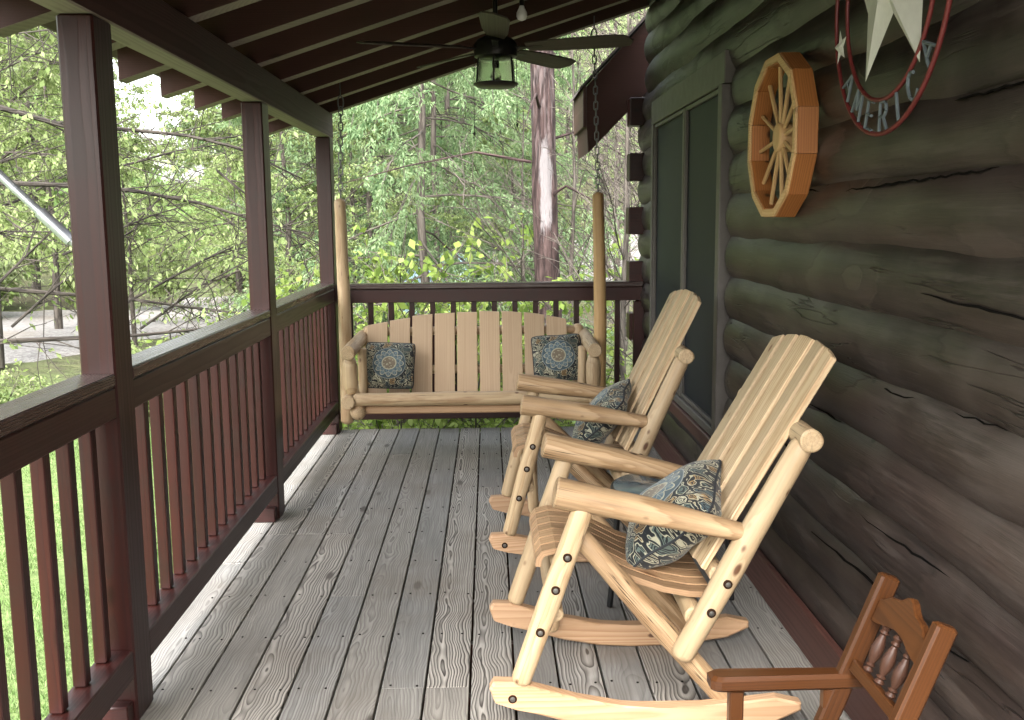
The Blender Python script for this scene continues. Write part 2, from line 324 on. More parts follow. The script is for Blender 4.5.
# ------------------------------------------------------------------ mesh builder
class MB:
    def __init__(s, org=(0, 0, 0)):
        s.v = []; s.f = []; s.g = []; s.s = []; s.mi = []; s.sm = []; s.o = Vector(org)
    def raw(s, vs, fs, gs, seed, mi=0, smooth=False):
        b = len(s.v)
        s.v += [Vector(p)-s.o for p in vs]; s.g += gs; s.s += [seed]*len(vs)
        for f in fs: s.f.append([i+b for i in f]); s.mi.append(mi); s.sm.append(smooth)
    def prism(s, pts, axis_o, ex, ey, ez, h, grain=0, bev=0., mi=0, pith=None, smooth=False):
        """closed polygon pts (a,b) in plane ex,ey extruded by h along ez, with bevelled rims.  grain: 0,1,2 = ex,ey,ez"""
        O, ex, ey, ez = Vector(axis_o), Vector(ex), Vector(ey), Vector(ez)
        n = len(pts); rnd = random.random(); off = random.uniform(0, 60)
        if pith is None: pith = (random.uniform(-.03, .03), random.uniform(.02, .06)*random.choice((-1, 1)))
        cx = sum(p[0] for p in pts)/n; cy = sum(p[1] for p in pts)/n
        def inset(p, k):
            d = Vector((p[0]-cx, p[1]-cy))
            return (p[0]-math.copysign(min(k, abs(d.x)), d.x), p[1]-math.copysign(min(k, abs(d.y)), d.y)) if k else p
        rings = [(0, 0)] if not bev else []
        if bev: rings = [(bev, 0), (0, bev), (0, h-bev), (bev, h)]
        else: rings = [(0, 0), (0, h)]
        vs = []; gs = []
        for k, z in rings:
            for p in pts:
                q = inset(p, k) if k else p
                vs.append(O+ex*q[0]+ey*q[1]+ez*z)
                c = (q[0]-cx, q[1]-cy, z-h/2)
                if grain == 0: g = (c[1]+pith[0], c[2]+pith[1], c[0]+off)
                elif grain == 1: g = (c[0]+pith[0], c[2]+pith[1], c[1]+off)
                else: g = (c[0]+pith[0], c[1]+pith[1], c[2]+off)
                gs.append(g)
        fs = [list(range(n))[::-1]]
        m = len(rings)
        for r in range(m-1):
            for i in range(n):
                j = (i+1) % n
                fs.append([r*n+i, r*n+j, (r+1)*n+j, (r+1)*n+i])
        fs.append([(m-1)*n+i for i in range(n)])
        s.raw(vs, fs, gs, rnd, mi, smooth)
    def box(s, lo, hi, bev=.003, mi=0, pith=None, grain=None):
        lo, hi = Vector(lo), Vector(hi); d = hi-lo
        if grain is None: grain = max(range(3), key=lambda i: d[i])
        # extrude along the grain for a clean bevel on the long edges
        if grain == 2: ex, ey, ez, a, b, h = V(1,0,0), V(0,1,0), V(0,0,1), d.x, d.y, d.z
        elif grain == 0: ex, ey, ez, a, b, h = V(0,1,0), V(0,0,1), V(1,0,0), d.y, d.z, d.x
        else: ex, ey, ez, a, b, h = V(0,0,1), V(1,0,0), V(0,1,0), d.z, d.x, d.y
        k = min(bev, a*.3, b*.3)
        pts = [(k,0),(a-k,0),(a,k),(a,b-k),(a-k,b),(k,b),(0,b-k),(0,k)] if k else [(0,0),(a,0),(a,b),(0,b)]
        s.prism(pts, lo, ex, ey, ez, h, 2, min(bev, h*.3), mi, pith)
    def bar(s, p0, p1, w, t, up=(0, 0, 1), bev=.003, mi=0, pith=None):
        """board from p0 to p1, w along (axis x up), t along up"""
        p0, p1 = Vector(p0), Vector(p1); ez = (p1-p0); L = ez.length; ez.normalize()
        ex = Vector(up).cross(ez); ex.normalize(); ey = ez.cross(ex)
        k = min(bev, w*.3, t*.3)
        pts = [(k,0),(w-k,0),(w,k),(w,t-k),(w-k,t),(k,t),(0,t-k),(0,k)]
        s.prism(pts, p0-ex*w/2-ey*t/2, ex, ey, ez, L, 2, min(bev, L*.3), mi, pith)
    def log(s, pts, rad, n=16, rough=.035, cap='flat', seed=None, mi=0, sq=(1, 1), step=.05, lump=4.):
        """round timber along a polyline with knobbly radius; cap flat / round"""
        P = [Vector(p) for p in pts]
        if not isinstance(rad, (list, tuple)): rad = [rad]*len(P)
        # resample with catmull-rom
        Q = []; R = []
        for i in range(len(P)-1):
            L = (P[i+1]-P[i]).length; m = max(1, int(L/step))
            p0 = P[i-1] if i > 0 else P[i]*2-P[i+1]; p3 = P[i+2] if i+2 < len(P) else P[i+1]*2-P[i]
            for k in range(m):
                t = k/m
                Q.append(.5*((2*P[i])+(P[i+1]-p0)*t+(2*p0-5*P[i]+4*P[i+1]-p3)*t*t+(-p0+3*P[i]-3*P[i+1]+p3)*t**3))
                R.append(rad[i]*(1-t)+rad[i+1]*t)
        Q.append(P[-1]); R.append(rad[-1])
        rnd = random.random(); ph = [random.uniform(0, 6.28) for _ in range(6)]
        off = random.uniform(0, 60); pith = (random.uniform(-.008, .008), random.uniform(-.008, .008))
        t0 = (Q[1]-Q[0]).normalized(); ref = V(0, 0, 1) if abs(t0.z) < .85 else V(0, 1, 0)
        ex = ref.cross(t0).normalized()
        rings = []; d = 0
        N = len(Q)
        prof = []
        for i in range(N):
            T = (Q[min(i+1, N-1)]-Q[max(i-1, 0)]).normalized()
            if i: d += (Q[i]-Q[i-1]).length
            prof.append((Q[i], T, R[i], d))
        L = d
        if cap == 'round':
            a, b = prof[0], prof[-1]; K = 4
            head = [(a[0]-a[1]*a[2]*.75*math.sin(k/K*PI/2), a[1], a[2]*math.cos(k/K*PI/2)+1e-4, -a[2]*.75*math.sin(k/K*PI/2)) for k in range(K, 0, -1)]
            tail = [(b[0]+b[1]*b[2]*.75*math.sin(k/K*PI/2), b[1], b[2]*math.cos(k/K*PI/2)+1e-4, L+b[2]*.75*math.sin(k/K*PI/2)) for k in range(1, K+1)]
            prof = head+prof+tail
        else:
            a, b = prof[0], prof[-1]; c = min(.006, a[2]*.2)
            prof = [(a[0], a[1], a[2]-c, 0)]+[(a[0]+a[1]*c*.8, a[1], a[2], c)]+prof[1:-1]+[(b[0]-b[1]*c*.8, b[1], b[2], L-c), (b[0], b[1], b[2]-c, L)]
        vs = []; gs = []
        for (q, T, r, dd) in prof:
            ex = (ex-T*ex.dot(T)).normalized(); ey = T.cross(ex)
            for k in range(n):
                th = 2*PI*k/n
                w = 1+rough*(math.sin(lump*dd*3+ph[0]+th)+.7*math.sin(lump*dd*5.3+ph[1]-2*th)+.5*math.sin(3*th+ph[2]+dd*lump*2)+.5*math.sin(dd*lump*9+ph[3]+th*2))
                a, b = math.cos(th)*r*w*sq[0], math.sin(th)*r*w*sq[1]
                vs.append(q+ex*a+ey*b); gs.append((a+pith[0], b+pith[1], dd+off))
        fs = []
        m = len(prof)
        for i in range(m-1):
            for k in range(n):
                j = (k+1) % n
                fs.append([i*n+k, i*n+j, (i+1)*n+j, (i+1)*n+k])
        s.raw(vs, fs, gs, rnd, mi, True)
        # end grain caps as separate fans, so they stay crisp
        for (i, rev) in ((0, True), (m-1, False)):
            q, T, r, dd = prof[i]
            vv = [vs[i*n+k] for k in range(n)]; gg = [gs[i*n+k] for k in range(n)]
            f = list(range(n)); s.raw(vv, [f[::-1] if rev else f], gg, rnd, mi, False)
    def tube(s, pts, r, n=8, mi=0, closed=False):
        P = [Vector(p) for p in pts]; N = len(P); rad = r if isinstance(r, (list, tuple)) else [r]*N
        vs = []; gs = []; ex = None; d = 0
        for i in range(N):
            if closed: T = (P[(i+1) % N]-P[i-1]).normalized()
            else: T = (P[min(i+1, N-1)]-P[max(i-1, 0)]).normalized()
            if ex is None:
                ref = V(0, 0, 1) if abs(T.z) < .85 else V(0, 1, 0); ex = ref.cross(T).normalized()
            ex = (ex-T*ex.dot(T)).normalized(); ey = T.cross(ex)
            if i: d += (P[i]-P[i-1]).length
            for k in range(n):
                th = 2*PI*k/n; a, b = math.cos(th)*rad[i], math.sin(th)*rad[i]
                vs.append(P[i]+ex*a+ey*b); gs.append((a, b, d))
        fs = []
        for i in range(N if closed else N-1):
            i2 = (i+1) % N
            for k in range(n):
                j = (k+1) % n; fs.append([i*n+k, i*n+j, i2*n+j, i2*n+k])
        if not closed:
            fs.append(list(range(n))[::-1]); fs.append([(N-1)*n+k for k in range(n)])
        s.raw(vs, fs, gs, random.random(), mi, True)
    def lathe(s, org, axis, prof, n=24, mi=0):
        """profile [(dist along axis, radius)]"""
        org = Vector(org); A = Vector(axis).normalized(); ref = V(0, 0, 1) if abs(A.z) < .85 else V(0, 1, 0)
        ex = ref.cross(A).normalized(); ey = A.cross(ex); vs = []; gs = []; off = random.uniform(0, 50)
        for (d, r) in prof:
            for k in range(n):
                th = 2*PI*k/n; a, b = math.cos(th)*r, math.sin(th)*r
                vs.append(org+A*d+ex*a+ey*b); gs.append((a+.01, b, d+off))
        fs = []
        for i in range(len(prof)-1):
            for k in range(n):
                j = (k+1) % n; fs.append([i*n+k, i*n+j, (i+1)*n+j, (i+1)*n+k])
        fs.append(list(range(n))[::-1]); fs.append([(len(prof)-1)*n+k for k in range(n)])
        s.raw(vs, fs, gs, random.random(), mi, True)
    def build(s, name, mats, parent=None, autosmooth=True):
        me = bpy.data.meshes.new(name); me.from_pydata([tuple(p) for p in s.v], [], s.f)
        a = me.attributes.new('gc', 'FLOAT_VECTOR', 'POINT'); a.data.foreach_set('vector', np.array(s.g, dtype=np.float32).ravel())
        b = me.attributes.new('gs', 'FLOAT', 'POINT'); b.data.foreach_set('value', np.array(s.s, dtype=np.float32))
        if not isinstance(mats, (list, tuple)): mats = [mats]
        for m in mats: me.materials.append(MAT[m])
        me.polygons.foreach_set('material_index', s.mi); me.polygons.foreach_set('use_smooth', s.sm)
        me.update(); me.validate()
        if any(s.sm): 
            try: me.set_sharp_from_angle(angle=math.radians(50))
            except Exception: pass
        o = bpy.data.objects.new(name, me); COL.objects.link(o)
        if parent is not None: o.parent = parent
        return o

def tag(o, label, cat, group=None):
    o['label'] = label; o['category'] = cat
    if group: o['group'] = group
    return o
def thing(name, loc, label, cat, group=None):
    o = bpy.data.objects.new(name, None); COL.objects.link(o); o.location = loc
    o.empty_display_size = .1
    return tag(o, label, cat, group)
def copy_tree(o, parent=None):
    c = o.copy(); COL.objects.link(c)
    if parent is not None: c.parent = parent
    for ch in list(o.children): copy_tree(ch, c)
    return c
def structure(o): o['kind'] = 'structure'; return o

# ------------------------------------------------------------------ deck
GAP0, PITCHB = -.078, .1475
mb = MB(); nails = MB()
XL, XR, Y0, Y1 = -1.256, 1.20, -.6, 7.12
k = 0
joists = [Y0+i*.406 for i in range(40)]
for i in range(-9, 9):
    x0 = GAP0+i*PITCHB+.0042; x1 = x0+PITCHB-.0084
    if x0 < XL: x0 = XL
    if x1 > XR: x1 = XR
    if x1-x0 < .03: continue
    y = Y0; end = Y1+random.uniform(-.004, .004)
    first = True
    while y < end-.01:
        L = random.choice((2.44, 3.05, 3.66, 4.88))
        if first: L = random.uniform(1.2, 4.0); first = False
        yn = y+L
        yn = min(joists, key=lambda q: abs(q-yn))
        if yn > end-.5 or yn <= y: yn = end
        th = random.uniform(-.0012, .0012)
        mb.box((x0, y+.0012, -.028), (x1, yn-.0012, th), .0012, pith=(random.uniform(-.035, .035), random.choice((-1, 1, 1))*random.uniform(.03, .06)), grain=1)
        y = yn
    for q in joists:
        if q > end: break
        if random.random() < .3: continue
        for dx in (.025, x1-x0-.025):
            jx, jy = random.uniform(-.008, .008), random.uniform(-.012, .012)
            nails.lathe((x0+dx+jx, q+jy+.01, -.002), (0, 0, 1), [(0, .0042), (.0038, .0042), (.0042, .003)], 8)
deck = structure(mb.build('deck_floor', 'deck'))
nl = nails.build('nail_heads', 'nail', deck); nl['kind'] = 'stuff'
mb = MB()
for yj in joists:
    if yj < Y1: mb.box((XL+.05, yj-.019, -.22), (XR-.02, yj+.019, -.031))
mb.box((XL-.003, Y0, -.24), (XL+.037, Y1-.01, -.031)); mb.box((XL+.05, Y1-.05, -.24), (XR, Y1-.012, -.031))
mb.build('joist_frame', 'stain', deck)

# ------------------------------------------------------------------ posts, beam, rafters
PX0, PX1 = -1.192, -1.09
POSTS = [(2.86, 'front'), (4.92, 'mid'), (6.985, 'corner')]
plabels = ['dark red porch post nearest the camera, the thickest in view', 'dark porch post in the middle, between the two railing sections',
           'dark corner post at the far left, beside the swing']
BEAM_Z0, BEAM_Z1 = 2.095, 2.265
for (y, _), lb in zip(POSTS, plabels):
    t = thing('porch_post', ((PX0+PX1)/2, y+.07, 0), lb, 'post', 'posts holding up the porch roof')
    m = MB(t.location); m.box((PX0, y, 0.001), (PX1, y+.141, BEAM_Z0-.001), .006, pith=(.01, .0)); m.build('post_timber', 'stain', t)
    m = MB(t.location); m.box((PX0-.03, y-.05, .001), (PX1-.012, y-.001, .075), .004, grain=0); m.build('foot_block', 'stain', t)
roof = thing('porch_roof', (0, 3.2, 2.1), 'dark open rafter porch roof sloping up to the log wall', 'roof')
m = MB(roof.location); m.box((PX0+.0, .2, BEAM_Z0), (PX1-.002, 7.16, BEAM_Z1), .005, pith=(.03, .02)); m.mi = [1 if all(abs(m.v[i].z+roof.location.z-BEAM_Z0) < .007 for i in f) else 0 for f in m.f]; m.build('beam', ['roof', 'litunderside'], roof)  # beam bottom face takes the painted lit tone
SL = .322; ang = math.atan(SL)
def rz_(x): return BEAM_Z1+SL*(x-PX1)      # underside of rafters
RD = .14
ry = 7.155; RAFT = []
while ry > .28:
    RAFT.append(ry)
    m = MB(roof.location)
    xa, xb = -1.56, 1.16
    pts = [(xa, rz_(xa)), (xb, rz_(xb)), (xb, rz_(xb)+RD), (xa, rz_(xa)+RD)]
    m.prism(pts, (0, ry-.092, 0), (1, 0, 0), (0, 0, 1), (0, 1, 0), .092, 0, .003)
    m.mi = [1 if abs(sum(m.v[i].z-rz_(m.v[i].x+roof.location.x)+roof.location.z for i in f)/len(f)) < .004 else 0 for f in m.f]  # rafter bottom faces carry the lit look in their colour
    m.build('rafter', ['roof', 'litunderside'], roof); ry -= .545
m = MB(roof.location)
x = -1.62
while x < 1.2:
    xe = x+.138
    p0 = (x, rz_(x)+RD+.0015); p1 = (xe, rz_(xe)+RD+.0015)
    m.prism([p0, p1, (p1[0], p1[1]+.02), (p0[0], p0[1]+.02)], (0, .2, 0), (1, 0, 0), (0, 0, 1), (0, 1, 0), 7.05, 2, .002)
    x += .1415
m.build('roof_boards', 'roof', roof)
m = MB(roof.location)
p0, p1 = (-1.66, rz_(-1.66)+RD+.026), (1.25, rz_(1.25)+RD+.026)
m.prism([p0, p1, (p1[0], p1[1]+.012), (p0[0], p0[1]+.012)], (0, .18, 0), (1, 0, 0), (0, 0, 1), (0, 1, 0), 7.1, 0)
m.build('shingles', 'shedroof', roof)

# ------------------------------------------------------------------ railings
def railing(y0, y1, label, group):
    t = thing('porch_railing', (-1.16, (y0+y1)/2, 0), label, 'railing', group)
    o = t.location
    m = MB(o); m.box((PX0-.005, y0, 1.045), (PX1-.001, y1, 1.084), .005); m.build('top_cap', 'cap', t)
    m = MB(o); m.box((PX1-.044, y0, .953), (PX1-.004, y1, 1.043), .004); m.build('top_rail', 'stain', t)
    m = MB(o); m.box((PX1-.090, y0, .145), (PX1-.003, y1, .236), .004); m.build('bottom_rail', 'stain', t)
    n = max(2, round((y1-y0)/.146)); p = (y1-y0)/n
    for i in range(n):
        yc = y0+(i+.5)*p+random.uniform(-.004, .004); tw = random.uniform(-.002, .002)
        m = MB(o); m.box((PX1-.083, yc-.019+tw, .238), (PX1-.0455, yc+.019+tw, 1.043), .003); m.build('baluster', 'stain', t)
gr = 'railing sections of the porch'
railing(.75, 2.86-.001, 'dark railing section nearest the camera, in front of the first post, lawn behind it', gr)
railing(3.002, 4.919, 'dark railing section between the nearest post and the middle post', gr)
railing(5.062, 6.984, 'dark railing section between the middle post and the corner post', gr)
t = thing('end_railing', (.05, 7.2, 0), 'dark railing across the far end of the porch behind the swing', 'railing', gr); o = t.location
m = MB(o); m.box((-1.088, 7.14, 1.025), (1.12, 7.275, 1.063), .005); m.build('top_cap', 'cap', t)
m = MB(o); m.box((-1.088, 7.165, .925), (1.16, 7.205, 1.0235), .004); m.build('top_rail', 'stain', t)
m = MB(o); m.box((-1.088, 7.165, .06), (1.16, 7.25, .125), .004); m.build('bottom_rail', 'stain', t)
x = -1.02
while x < 1.1:
    m = MB(o); m.box((x-.019, 7.207, .127), (x+.019, 7.245, 1.0235), .003); m.build('baluster', 'stain', t); x += .151
m = MB(o); m.box((1.05, 7.127, .001), (1.13, 7.164, .92), .004); m.build('wall_post', 'stain', t)

# ------------------------------------------------------------------ log wall
wall = thing('log_wall', (1.25, 3.2, 0), 'dark stained round log wall along the right side of the porch', 'wall'); o = wall.location
PIT = .1925; WX = 1.287; RL = .178
WY0, WY1, WZ0, WZ1 = 4.66, 6.72, .44, 2.285
z = .03+RL; i = 0
rs = random.getstate()
CH = []
def wall_log(ya, yb, z, r):
    m = MB(o)
    n = max(3, int((yb-ya)/.5)); pts = [(WX+random.uniform(-.004, .004), ya+(yb-ya)*q/n, z+random.uniform(-.004, .004)) for q in range(n+1)]
    rr = [r*random.uniform(.985, 1.015) for _ in pts]
    m.log(pts, rr, 32, .014, 'flat', step=.06, lump=1.7); return m
NL = 17
for i in range(NL):
    z = .085+PIT*(i+.5)
    off = .0 if i % 2 else .0
    tail = 7.36 if z < 2.37 else 7.1
    if WZ0-.03 < z < WZ1+.0:
        a = wall_log(-.8, WY0-.055, z, RL); a.build('log', 'wall', wall)
        b = wall_log(WY1-.015, tail, z, RL); b.build('log', 'wall', wall)
    else:
        a = wall_log(-.8, tail, z, RL); a.build('log', 'wall', wall)
# drying cracks along some logs
def crack(y0, y1, z0, z1, w=.006):
    m = MB(o); n = 14; top = []; bot = []
    i = max(0, min(NL-1, int((z0-.085)/PIT))); zc = .085+PIT*(i+.5)
    P = []
    for q in range(n+1):
        f = q/n; y = y0+(y1-y0)*f; zz = z0+(z1-z0)*f+random.uniform(-.004, .004); h = w*math.sin(PI*min(1, f*1.02))**.6*random.uniform(.6, 1.1)+.0008
        dz = zz-zc; xx = WX-math.sqrt(max(.0004, (RL*1.008)**2-dz*dz))-.0015
        P.append((xx, y, zz, h))
    vs = []
    for (xx, y, zz, h) in P: vs += [(xx, y, zz+h/2), (xx, y, zz-h/2), (xx+.012, y, zz)]
    fs = []
    for q in range(n):
        for a, b in ((0, 1), (1, 2), (2, 0)): fs.append([q*3+a, q*3+b, q*3+3+b, q*3+3+a])
    m.raw(vs, fs, [(0, 0, 0)]*len(vs), .5); m.build('drying_crack', 'crack', wall)
crack(3.1, 2.5, 1.60, 1.615, .007); crack(2.62, 2.2, 1.61, 1.625, .006); crack(3.6, 3.15, 1.615, 1.60, .005); crack(3.4, 2.6, 1.05, 1.02, .005)
crack(2.75, 2.1, 1.03, 1.05, .006); crack(4.0, 3.1, .88, .86, .006); crack(2.9, 2.2, .62, .64, .006); crack(2.4, 2.0, 1.79, 1.80, .004)
crack(4.2, 3.5, .66, .65, .004); crack(3.3, 2.2, .43, .46, .005); crack(2.5, 1.8, 1.32, 1.30, .006)
# the inside chinking plane and the far wall's squared log ends
m = MB(o); m.box((1.300, -.8, .02), (1.36, WY0, 3.3), .002); m.box((1.300, WY1, .02), (1.36, 7.2, 3.3), .002)
m.box((1.300, WY0+.001, .02), (1.36, WY1-.001, WZ0), .002); m.box((1.300, WY0+.001, WZ1), (1.36, WY1-.001, 3.3), .002); m.build('backing', 'wall', wall)
for zb in (.628, 1.01, 1.402, 1.787, 2.178):
    m = MB(o); x0 = 1.02+random.uniform(-.005, .012)
    m.box((x0, 7.205, zb), (1.20, 7.36, zb+.197), .006, grain=0); e = m.build('corner_log', 'stain', wall)
m = MB(o); m.box((1.085, -.8, .002), (1.112, 7.13, .155), .004); m.build('baseboard', 'base', wall)
# window: frame > trim pieces, two screened sashes
X = 1.098
wf = MB(o)
wf.box((X, WY0-.0, WZ1-.15), (X+.1, WY1, WZ1), .004); wf.box((X-.012, WY0+.0, WZ0), (X+.1, WY0+.075, WZ1-.152), .004)
wf.box((X, WY1-.06, WZ0), (X+.1, WY1, WZ1-.152), .004)
wf.box((X-.006, WY0+.077, WZ0), (X+.1, WY1-.062, WZ0+.045), .004)
win = wf.build('window', 'frame', wall)
m = MB(o); m.box((X-.02, WY0-.03, WZ0-.075), (X+.1, WY1+.01, WZ0-.002), .005); m.build('sill', 'base', win)
yc = 5.66
m = MB(o); m.box((X+.008, yc-.022, WZ0+.047), (X+.06, yc+.022, WZ1-.153), .003); m.build('mullion', 'frame', win)
for (ya, yb) in ((WY0+.078, yc-.023), (yc+.023, WY1-.063)):
    m = MB(o); m.box((X+.03, ya, WZ0+.047), (X+.05, yb, WZ1-.153), .001); m.build('insect_screen', 'screen', win)
    m = MB(o)
    for q in (ya, yb-.022): m.box((X+.012, q, WZ0+.048), (X+.0295, q+.022, WZ1-.154), .002)
    m.box((X+.012, ya+.023, WZ1-.176), (X+.0295, yb-.023, WZ1-.154), .002); m.box((X+.012, ya+.023, WZ0+.048), (X+.0295, yb-.023, WZ0+.07), .002)
    m.build('sash', 'frame', win)

# steep eave of the main roof beyond the end of the porch
hr = thing('house_eave', (1.2, 7.7, 2.4), 'steep dark brown eave of the house roof beyond the log corner', 'roof'); o = hr.location
m = MB(o); m.prism([(.735, 2.19), (.735, 2.485), (2.6, 4.46), (2.6, 3.90), (1.2, 2.46), (.745, 2.0)], (0, 7.43, 0), (1, 0, 0), (0, 0, 1), (0, 1, 0), .8, 0, .004)
m.build('rake_board', 'roof', hr)
m = MB(o); m.box((.707, 7.425, 2.19), (.7335, 8.23, 2.48), .003, grain=1); m.build('fascia_board', 'base', hr)
m = MB(o); m.prism([(.68, 2.45), (.68, 2.47), (2.6, 4.51), (2.6, 4.47)], (0, 7.40, 0), (1, 0, 0), (0, 0, 1), (0, 1, 0), .85, 0); m.build('shingles', 'shedroof', hr)
# ------------------------------------------------------------------ pillows
def pillow(name, loc, w, h, th, R, label, pinch=.08, seed=0, group='patterned pillows on the porch seats'):
    rr = random.Random(seed); N = 30; vs = []; pc = []; fs = []
    ph = [rr.uniform(0, 6.28) for _ in range(6)]
    for sgn in (1, -1):
        base = len(vs)
        for j in range(N+1):
            for i in range(N+1):
                x = -1+2*i/N; y = -1+2*j/N
                e = (max(0, 1-abs(x)**2.6)*max(0, 1-abs(y)**2.6))**.55
                cr_ = 1-.10*(x*y)**4; px = x*(1-pinch*(1-abs(y)**2)*abs(x)**3*.9)*cr_; py = y*(1-pinch*(1-abs(x)**2)*abs(y)**3*.9)*cr_
                cr = .05*math.sin(7*x*y+ph[0]+5*x)*(1-e)+.03*math.sin(6*y+ph[1])+.05*math.sin(3*x+2*y+ph[2])
                z = sgn*th/2*e*(1+cr)+.006*math.sin(5*x+ph[3])*math.sin(5*y+ph[4])
                vs.append((px*w/2, py*h/2, z)); pc.append((x, y, sgn))
        for j in range(N):
            for i in range(N):
                a = base+j*(N+1)+i; f = [a, a+1, a+N+2, a+N+1]; fs.append(f if sgn > 0 else f[::-1])
    me = bpy.data.meshes.new(name); me.from_pydata(vs, [], fs)
    a = me.attributes.new('pc', 'FLOAT_VECTOR', 'POINT'); a.data.foreach_set('vector', np.array(pc, dtype=np.float32).ravel())
    me.materials.append(MAT['pillow']); me.polygons.foreach_set('use_smooth', [True]*len(fs)); me.update()
    t = thing(name, loc, label, 'pillow', group)
    t.rotation_euler = R.to_euler()
    c = bpy.data.objects.new('cushion', me); COL.objects.link(c); c.parent = t
    # piping round the seam
    m = MB(); P = []
    for k in range(120):
        q = k/120*4; s_ = int(q); f = q-s_; u = -1+2*f
        x, y = [(u, -1), (1, u), (-u, 1), (-1, -u)][s_]
        cr_ = 1-.10*(x*y)**4; px = x*(1-pinch*(1-abs(y)**2)*abs(x)**3*.9)*cr_; py = y*(1-pinch*(1-abs(x)**2)*abs(y)**3*.9)*cr_
        P.append((px*w/2, py*h/2, .006*math.sin(5*x+ph[3])*math.sin(5*y+ph[4])))
    m.tube(P, .0045, 6, closed=True); m.build('piping', 'pipe', t)
    return t
MAT['pipe'] = plain('dark_piping_cloth', (.02, .023, .027), .9)
def basis(x, y):
    x = Vector(x).normalized(); y = Vector(y); y = (y-x*y.dot(x)).normalized(); z = x.cross(y)
    return Matrix((x, y, z)).transposed()

# ------------------------------------------------------------------ porch swing
sw = thing('porch_swing', (-.11, 6.45, 0), 'peeled log bench swing with fanned slat back hanging on chains', 'swing'); o = sw.location
for xp, zb, zt in ((-.955, .205, 1.635), (.727, .29, 1.665)):
    m = MB(o); m.log([(xp, 6.47, zb), (xp+.004, 6.47, .9), (xp-.004 if xp < 0 else xp-.012, 6.47, zt)], [.043, .042, .037], 18, .012, 'round'); m.build('hanging_post', 'peeled' if xp < 0 else 'goldlog', sw)
def side(xs, inn):
    m = MB(o); m.log([(xs, 6.11, .70), (xs, 6.45, .705), (xs, 6.86, .715)], .046, 18, .02, 'flat'); m.build('arm', 'peeled', sw)
    m = MB(o); m.log([(xs-inn*.01, 6.11, .385), (xs, 6.8, .36)], .045, 18, .02, 'flat'); m.build('side_rail', 'peeled', sw)
    m = MB(o); m.log([(xs+inn*.004, 6.21, .425), (xs, 6.21, .48), (xs, 6.21, .60), (xs, 6.21, .663)], [.032, .047, .047, .030], 18, .015, step=.03); m.build('arm_support', 'peeled', sw)
    m = MB(o); m.log([(xs+inn*.052, 6.42, .37), (xs+inn*.05, 6.42, .69)], .03, 14, .02); m.build('arm_support', 'peeled', sw)
    m = MB(o); m.log([(xs+inn*.05, 6.78, .30), (xs+inn*.045, 6.83, .765)], .041, 16, .02, 'round'); m.build('back_post', 'peeled', sw)
    m = MB(o); m.log([(xs+inn*.045, 6.16, .315), (xs+inn*.05, 6.75, .30)], .05, 16, .02, 'round'); m.build('seat_support', 'peeled', sw)
side(-.888, 1); side(.660, -1)
m = MB(o); m.log([(-.845, 6.17, .392), (-.1, 6.165, .395), (.625, 6.17, .392)], [.041, .045, .041], 18, .015, 'round'); m.build('front_rail', 'peeled', sw)
m = MB(o); m.box((-.80, 6.19, .295), (.58, 6.225, .345), .008); m.build('front_apron', 'seatslat', sw)
m = MB(o); m.log([(-.83, 6.66, .31), (.6, 6.66, .31)], .04, 16, .015); m.build('rear_rail', 'peeled', sw)
for i in range(5):
    y = 6.225+i*.075; zs_ = .402-i*.015; m = MB(o); m.box((-.82, y, zs_-.02), (.59, y+.066, zs_), .004); m.build('seat_slat', 'pink', sw)
def back_pt(z): return 6.635+(z-.40)*.40
for zr in (.50, .755):
    m = MB(o); m.log([(-.84, back_pt(zr)+.045, zr), (.61, back_pt(zr)+.045, zr)], .03, 14, .015); m.build('back_rail', 'peeled', sw)
tops = [.808, .835, .862, .872, .878, .882, .878, .865, .838]
for i in range(9):
    xl = -.842+i*.1545; w = .1385; zt = tops[i]; zb = .345
    ez = V(0, back_pt(zt)-back_pt(zb), zt-zb); L = ez.length; ez.normalize(); ey = V(0, -1, 0); ey = (ey-ez*ey.dot(ez)).normalized()
    sl = (4-i)*.0032
    m = MB(o); pts = [(0, 0), (w, 0), (w, L+sl), (w*.5, L+.0015), (0, L-sl)]
    m.prism(pts, (xl, back_pt(zb), zb), (1, 0, 0), ez, ey, .02, 1, .003); m.build('back_slat', 'pink', sw)
def chain(x, y, z0, z1, hook=True, dx=0.):
    m = MB(o); n = int((z1-z0)/.047); L = (z1-z0)/n
    for i in range(n):
        zc = z0+(i+.5)*L; P = []
        xx = x+dx*(i+.5)/n
        hl = L*.5+.004; hw = .0125
        for k in range(14):
            a = 2*PI*k/14; c, s_ = math.cos(a)*hw, math.sin(a)
            zz = s_*hw+math.copysign(hl-hw, s_)
            P.append((xx+c, y, zc+zz) if i % 2 else (xx, y+c, zc+zz))
        m.tube(P, .0042, 6, closed=True)
    if hook:
        P = []
        for k in range(18):
            a = 2*PI*k/18; P.append((x+dx+math.cos(a)*.018, y, z1+.03+math.sin(a)*.042))
        m.tube(P, .0045, 6, closed=True)
        m.tube([(x+dx, y, z1+.068), (x+dx, y, z1+.15)], .004, 6)
    m.build('chain', 'steel', sw)
chain(-.953, 6.47, 1.665, 2.235, dx=.02); chain(.715, 6.47, 1.69, 2.64, dx=-.03)
Rp = basis((1, .0, -.04), (.02, .42, .9))
pillow('patterned_pillow', (-.668, 6.505, .562), .345, .335, .13, Rp, 'blue medallion pillow at the left end of the swing', seed=1)
Rp = basis((1, .05, .05), (-.06, .42, .9))
pillow('patterned_pillow', (.452, 6.51, .600), .35, .335, .13, Rp, 'blue medallion pillow at the right end of the swing', seed=2)

